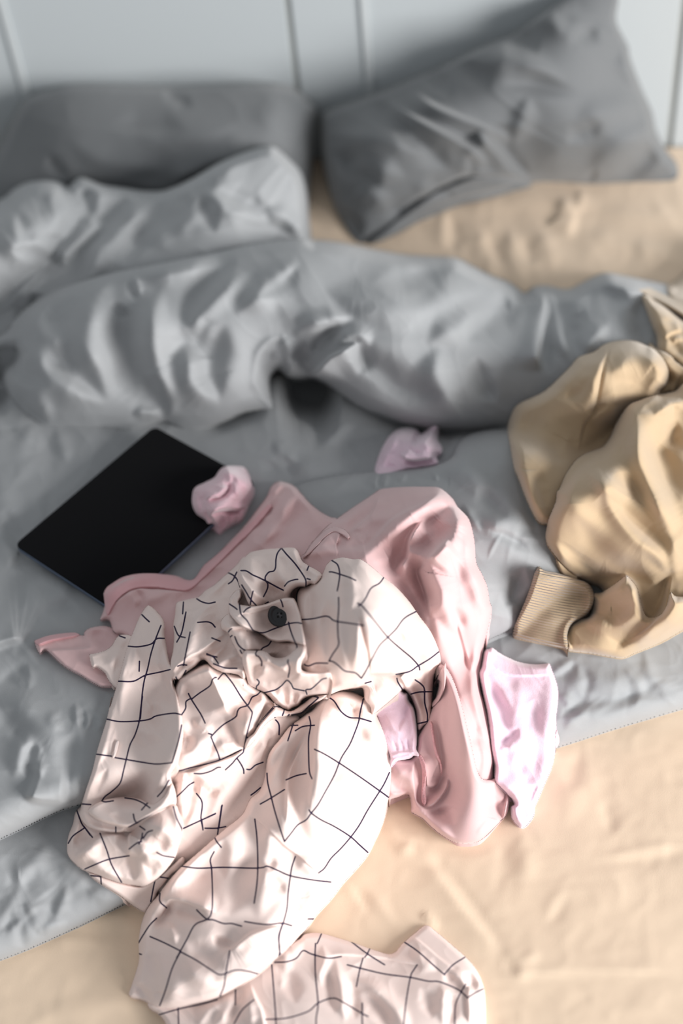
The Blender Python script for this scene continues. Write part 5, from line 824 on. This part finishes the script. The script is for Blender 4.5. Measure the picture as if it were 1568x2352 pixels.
# stand collar loop at the top
collar = (sheet('J 380,560 370,470 375,400 395,330 425,275 470,210 520,165 580,145 700,122 820,112 920,105 1000,99 1070,99 1115,108 1145,140 1165,185 1200,270 1290,335 1450,440 1380,560 1300,570 1240,605 1150,612 1090,650 1060,700 1062,760 1100,900 900,900 620,880 520,850 450,720',
    [(550, 1330, .03), (575, 1275, .035), (650, 1260, .035), (690, 1280, .035), (740, 1320, .02), (700, 1345, .03), (560, 1380, .03), (600, 1390, .02), (650, 1380, .02), (630, 1330, .045)], 12,
    [('r', 9, 9, 'J 400,330 410,430 470,540 580,660 700,760 800,820'), ('s', 16, 8, 'J 420,250 400,340 430,450 500,560 620,680 760,800', 3), ('r', 9, -7, 'J 440,400 520,520 640,640 760,740'), ('r', 22, -10, 'J 560,250 640,330 740,380'), ('r', 20, 9, 'J 820,300 900,420 960,520 1000,600'),
     ('r', 18, -7, 'J 900,230 960,280 980,360'), ('r', 18, -10, 'J 640,560 760,640 900,680'), ('r', 16, 8, 'J 740,420 720,500 800,560'), ('s', 20, 10, 'J 960,740 965,640 1000,560 1080,480 1160,380', 3), ('r', 14, 7, 'J 1000,680 1060,560 1160,540 1260,560'),
     ('r', 12, -14, 'J 1000,640 1040,680 1050,740'), ('r', 14, -6, 'J 1180,300 1240,400 1300,480'), ('r', 14, 7, 'J 1240,360 1340,420 1430,450'), ('r', 26, 6, 'J 1060,130 1120,240 1180,360')],
    1.4, 'rel', [(0.5, 30, 50, 2)], lines=['J 928,105 880,170 860,250 855,350 830,400 770,415 725,470 722,520', 'J 722,520 755,570 745,640 700,730', 'J 930,105 1000,190 1100,300 1180,410 1240,510 1245,600', 'J 410,395 480,400 560,450 650,490 760,545 860,600 955,648', 'J 970,595 1020,540 1100,512 1140,508',
    'J 1260,498 1300,510', 'J 420,580 470,660 530,760 620,858', 'J 565,660 545,740 530,830', 'J 1280,340 1260,390', 'J 720,825 760,800'], skirt=0.012, bl=4))
# band below the button and the scrunched knot
ST.append(sheet('J 145,1070 160,1030 200,980 245,950 300,960 420,1040 560,1110 700,1180 860,1260 1000,1300 1140,1330 1245,1350 1250,1440 1200,1530 1100,1620 900,1640 700,1620 560,1600 470,1540 400,1500 340,1400 290,1310 255,1220 200,1170 160,1150', 0.022, 12,
    [('s', 16, 7, 'J 600,1160 440,1130 300,1140 200,1170', 3), ('r', 16, 8, 'J 180,1060 260,1110 400,1160 520,1190'), ('r', 12, -9, 'J 260,1040 400,1110 560,1160 660,1220'), ('r', 26, 7, 'J 400,1250 560,1330 700,1380'), ('s', 24, 9, 'J 820,1540 760,1480 660,1430 560,1420 440,1430', 3.5),
     ('r', 14, -9, 'J 760,1470 860,1520 960,1490'), ('r', 14, 8, 'J 1160,1350 1200,1420 1180,1500'), ('r', 14, -7, 'J 980,1330 1000,1420 1060,1480'), ('r', 9, -7, 'J 260,1220 340,1330 420,1450')],
    1.4, 'rel', [(0.5, 25, 30, 2)], lines=['J 250,1185 265,1160 290,1142', 'J 330,1245 370,1340 420,1395 470,1425', 'J 270,1250 295,1230', 'J 800,1300 760,1355 690,1390 665,1425', 'J 1110,1330 1130,1370 1110,1460 1088,1525 1060,1515 1030,1495', 'J 400,1420 420,1460', 'J 490,1165 520,1150'], skirt=0.01, bl=4))
ST.append(sheet('K 372,175 380,110 405,72 450,68 540,70 600,68 660,90 700,130 760,150 830,145 890,120 960,60 1050,0 1090,30 1096,80 1075,150 1045,200 1050,290 1180,318 1330,312 1375,340 1372,440 1350,530 1320,562 1240,572 1170,580 1100,600 1055,630 1010,690 940,720 900,742 860,735 780,690 730,655 680,600 620,550 540,508 500,485 450,455 425,400 400,300',
    [(560, 1510, .02), (640, 1505, .02), (700, 1490, .02), (750, 1550, .01), (745, 1590, .012), (680, 1620, .016), (655, 1632, .014), (600, 1590, .016), (565, 1550, .018), (600, 1540, .04), (660, 1570, .04), (690, 1530, .035)], 12,
    [('r', 14, 9, 'K 400,120 400,220 430,330 470,430'), ('r', 12, -14, 'K 590,230 520,290 480,340 470,420'), ('r', 10, -14, 'K 570,200 590,250 570,290'), ('r', 14, 10, 'K 440,100 540,80 620,110 680,170 780,200'), ('s', 20, 12, 'K 890,330 800,280 720,230 640,205 590,220', 3),
     ('r', 10, -13, 'K 620,190 720,200 820,160 900,130'), ('r', 14, 10, 'K 600,230 620,330 560,380 520,410'), ('r', 12, -12, 'K 560,400 650,400 760,380 850,350'), ('r', 10, -14, 'K 770,450 830,410 870,370'), ('r', 14, 9, 'K 540,470 640,470 760,470'),
     ('r', 14, 10, 'K 650,560 740,600 820,680'), ('r', 10, -13, 'K 860,460 860,560 865,690'), ('r', 12, 10, 'K 900,460 900,560 910,680'), ('r', 12, 9, 'K 800,480 800,580 830,660'), ('r', 10, -9, 'K 940,520 960,600 940,680'), ('r', 12, 9, 'K 1000,540 1020,600 980,680'),
     ('r', 12, -12, 'K 1000,330 950,380 900,380'), ('r', 16, 9, 'K 1060,320 1000,380 960,420 1080,440'), ('r', 14, -8, 'K 1080,400 1200,370 1300,340'), ('r', 14, 8, 'K 1090,540 1200,520 1300,420'), ('r', 12, -9, 'K 1120,520 1220,470 1320,390'),
     ('r', 14, 9, 'K 1080,60 1060,160 980,250 920,290'), ('r', 10, -12, 'K 1040,220 1020,290 1000,330'), ('r', 12, 8, 'K 700,240 800,230 900,200 1000,160')],
    1.4, 'rel', None, lines=['K 540,70 525,100 530,125 560,140 590,190 590,240', 'K 540,395 562,420 555,450 535,470 530,500', 'K 620,545 700,525 760,505 820,460 875,405 920,440 940,480 960,500 1070,522', 'K 890,175 885,200 905,270 890,370', 'K 1100,560 1088,520 1100,508 1150,500 1220,440 1270,395 1320,380'], skirt=0.01, bl=4))
# knotted strip of cloth passing under the knot
ST.append(sheet('K 735,650 760,700 850,740 930,745 1060,660 1160,590 1300,565 1330,575 1250,640 1120,720 1040,780 930,800 830,820 740,830 640,900 560,1010 500,1100 420,1170 400,1150 430,1060 500,1000 560,900 640,800 720,710', 0.014, 8,
    [('r', 8, 5, 'K 720,740 620,860 540,980 440,1120'), ('r', 7, -6, 'K 760,790 900,760 1040,700 1180,620'), ('r', 8, 5, 'K 860,790 1000,760 1120,690 1250,600')],
    1.4, 'rel', None, lines=['K 735,702 780,700 848,715', 'K 848,722 840,760 825,800', 'K 725,720 660,790 590,870 540,930', 'K 1160,580 1200,590 1225,605 1130,690 1040,770 930,795', 'K 740,825 790,850 860,835 900,790'], skirt=0.008, bl=3))
shirt = cloth('shirt', M_shirt, ST); cloth('collar', M_shirt, [collar], shirt); tag(shirt, 'crumpled blush shirt with a thin dark grid and one black button', 'shirt')
pk = sheet('J 247,880 250,820 262,755 300,695 340,655 385,632 405,640 418,680 412,740 385,790 400,825 470,840 560,852 700,830 780,805 860,775 940,752 1000,742 1060,740 1095,750 1120,790 1150,880 1175,960 1195,1060 1215,1160 1235,1260 1242,1360 1200,1350 1150,1338 1090,1322 1030,1312 960,1312 880,1315 780,1288 700,1235 620,1190 520,1160 430,1120 360,1070 300,1005 262,950',
    0.028, 6, [('s', 12, 3, 'J 860,860 700,910 560,945 440,945 380,985 300,960 250,950', 2), ('r', 10, -9, 'J 400,680 340,740 330,800 400,850'), ('r', 9, 7, 'J 270,900 270,820 300,730 370,650'), ('r', 18, 5, 'J 560,1100 700,1000 820,900'), ('r', 14, -5, 'J 760,1250 860,1200 1000,1180'),
    ('r', 18, 5, 'J 820,1260 960,1220 1080,1240'), ('r', 10, -5, 'J 420,860 540,900 640,880')],
    1.4, 'rel', [(0.4, 30, 30, 2)], lines=['J 920,772 935,805 950,860', 'J 1020,1060 1040,1140 1070,1230 1095,1290 1115,1340', 'J 650,1195 720,1190 820,1150 930,1110 1040,1075 1130,1065 1190,1075', 'J 390,825 405,940 440,990 485,1035 530,1110 570,1165 650,1198', 'J 262,825 330,870 360,895', 'J 445,930 480,890 530,865'], skirt=0.01, bl=3)
cloth('button_placket', M_shirt, [pk], shirt)

def button(px, py, rad):
    z0 = float(samp(HM, np.array([px]), np.array([py]))[0])
    def s(a, b): 
        q = at(np.array([a]), np.array([b]), samp(HM, np.array([a]), np.array([b])))[0]; return q
    c = s(px, py); n = Vector(fw)*-0.9+Vector((0, 0, 1))*0.2; n.normalize()
    tx = Vector(RT); tx = (tx-n*tx.dot(n)).normalized(); ty = n.cross(tx)
    bm = bmesh.new(); NS = 48
    prof = [(0.0, 0.0), (0.75, 0.0), (0.95, 0.10), (1.0, 0.20), (0.97, 0.29), (0.88, 0.32), (0.72, 0.29), (0.64, 0.22), (0.58, 0.20), (0.0, 0.18)]
    rings = []
    for (r, h) in prof[1:-1]:
        rings.append([bm.verts.new((rad*r*math.cos(2*math.pi*k/NS), rad*r*math.sin(2*math.pi*k/NS), rad*h)) for k in range(NS)])
    bm.faces.new(rings[0][::-1])
    for a, b in zip(rings, rings[1:]):
        for k in range(NS): bm.faces.new((a[k], a[(k+1) % NS], b[(k+1) % NS], b[k]))
    bm.faces.new(rings[-1])
    me = bpy.data.meshes.new('button'); bm.to_mesh(me); bm.free()
    for p in me.polygons: p.use_smooth = len(p.vertices) == 4
    o = new_obj('button', me, plain('black_horn', (0.012, 0.012, 0.015), 0.32, spec=0.5))
    Mx = Matrix((tx, ty, n)).transposed().to_4x4(); Mx.translation = Vector(c)+n*0.0035+Vector((0, 0, 0.001)); me.transform(Mx)
    o.parent = shirt; o.matrix_parent_inverse = Matrix.Translation(-Vector(shirt.location)); o['label'] = 'black four-hole button'
    bm = bmesh.new()
    for a in (45, 135, 225, 315):
        r = bmesh.ops.create_cone(bm, cap_ends=True, segments=16, radius1=rad*0.085, radius2=rad*0.085, depth=rad*0.06)
        for v in r['verts']: v.co += Vector((rad*0.2*math.cos(math.radians(a)), rad*0.2*math.sin(math.radians(a)), rad*0.215))
    me2 = bpy.data.meshes.new('button_hole'); bm.to_mesh(me2); bm.free(); me2.transform(Mx)
    h = new_obj('button_hole', me2, plain('hole_black', (0.002, 0.002, 0.002), 0.9)); h.parent = o; h.matrix_parent_inverse = Matrix.Identity(4)
    bm = bmesh.new()
    for a in (20, -25):
        r = bmesh.ops.create_cone(bm, cap_ends=True, segments=10, radius1=rad*0.05, radius2=rad*0.05, depth=rad*0.42)
        R = Matrix.Rotation(math.radians(90), 4, 'X'); R = Matrix.Rotation(math.radians(a+45), 4, 'Z') @ R
        for v in r['verts']: v.co = R @ v.co; v.co += Vector((rad*0.02, 0, rad*(0.24)))
    me3 = bpy.data.meshes.new('thread'); bm.to_mesh(me3); bm.free(); me3.transform(Mx)
    t = new_obj('thread', me3, plain('grey_thread', (0.10, 0.10, 0.11), 0.8)); t.parent = o; t.matrix_parent_inverse = Matrix.Identity(4)
button(643, 1415, 0.0114)
# stitched buttonhole slits on the left placket
bh = sheet('D 350,285 362,262 374,268 368,300 358,335 345,362 334,366 340,340 345,310', 0.0012, 2, [('r', 1.5, -1, 'D 366,280 355,320 342,355')], 1.0, 'rel', None, skirt=0.001, bl=1)
o = cloth('buttonhole', plain('pale_stitching', (0.86, 0.72, 0.68), 0.9), [bh], shirt)
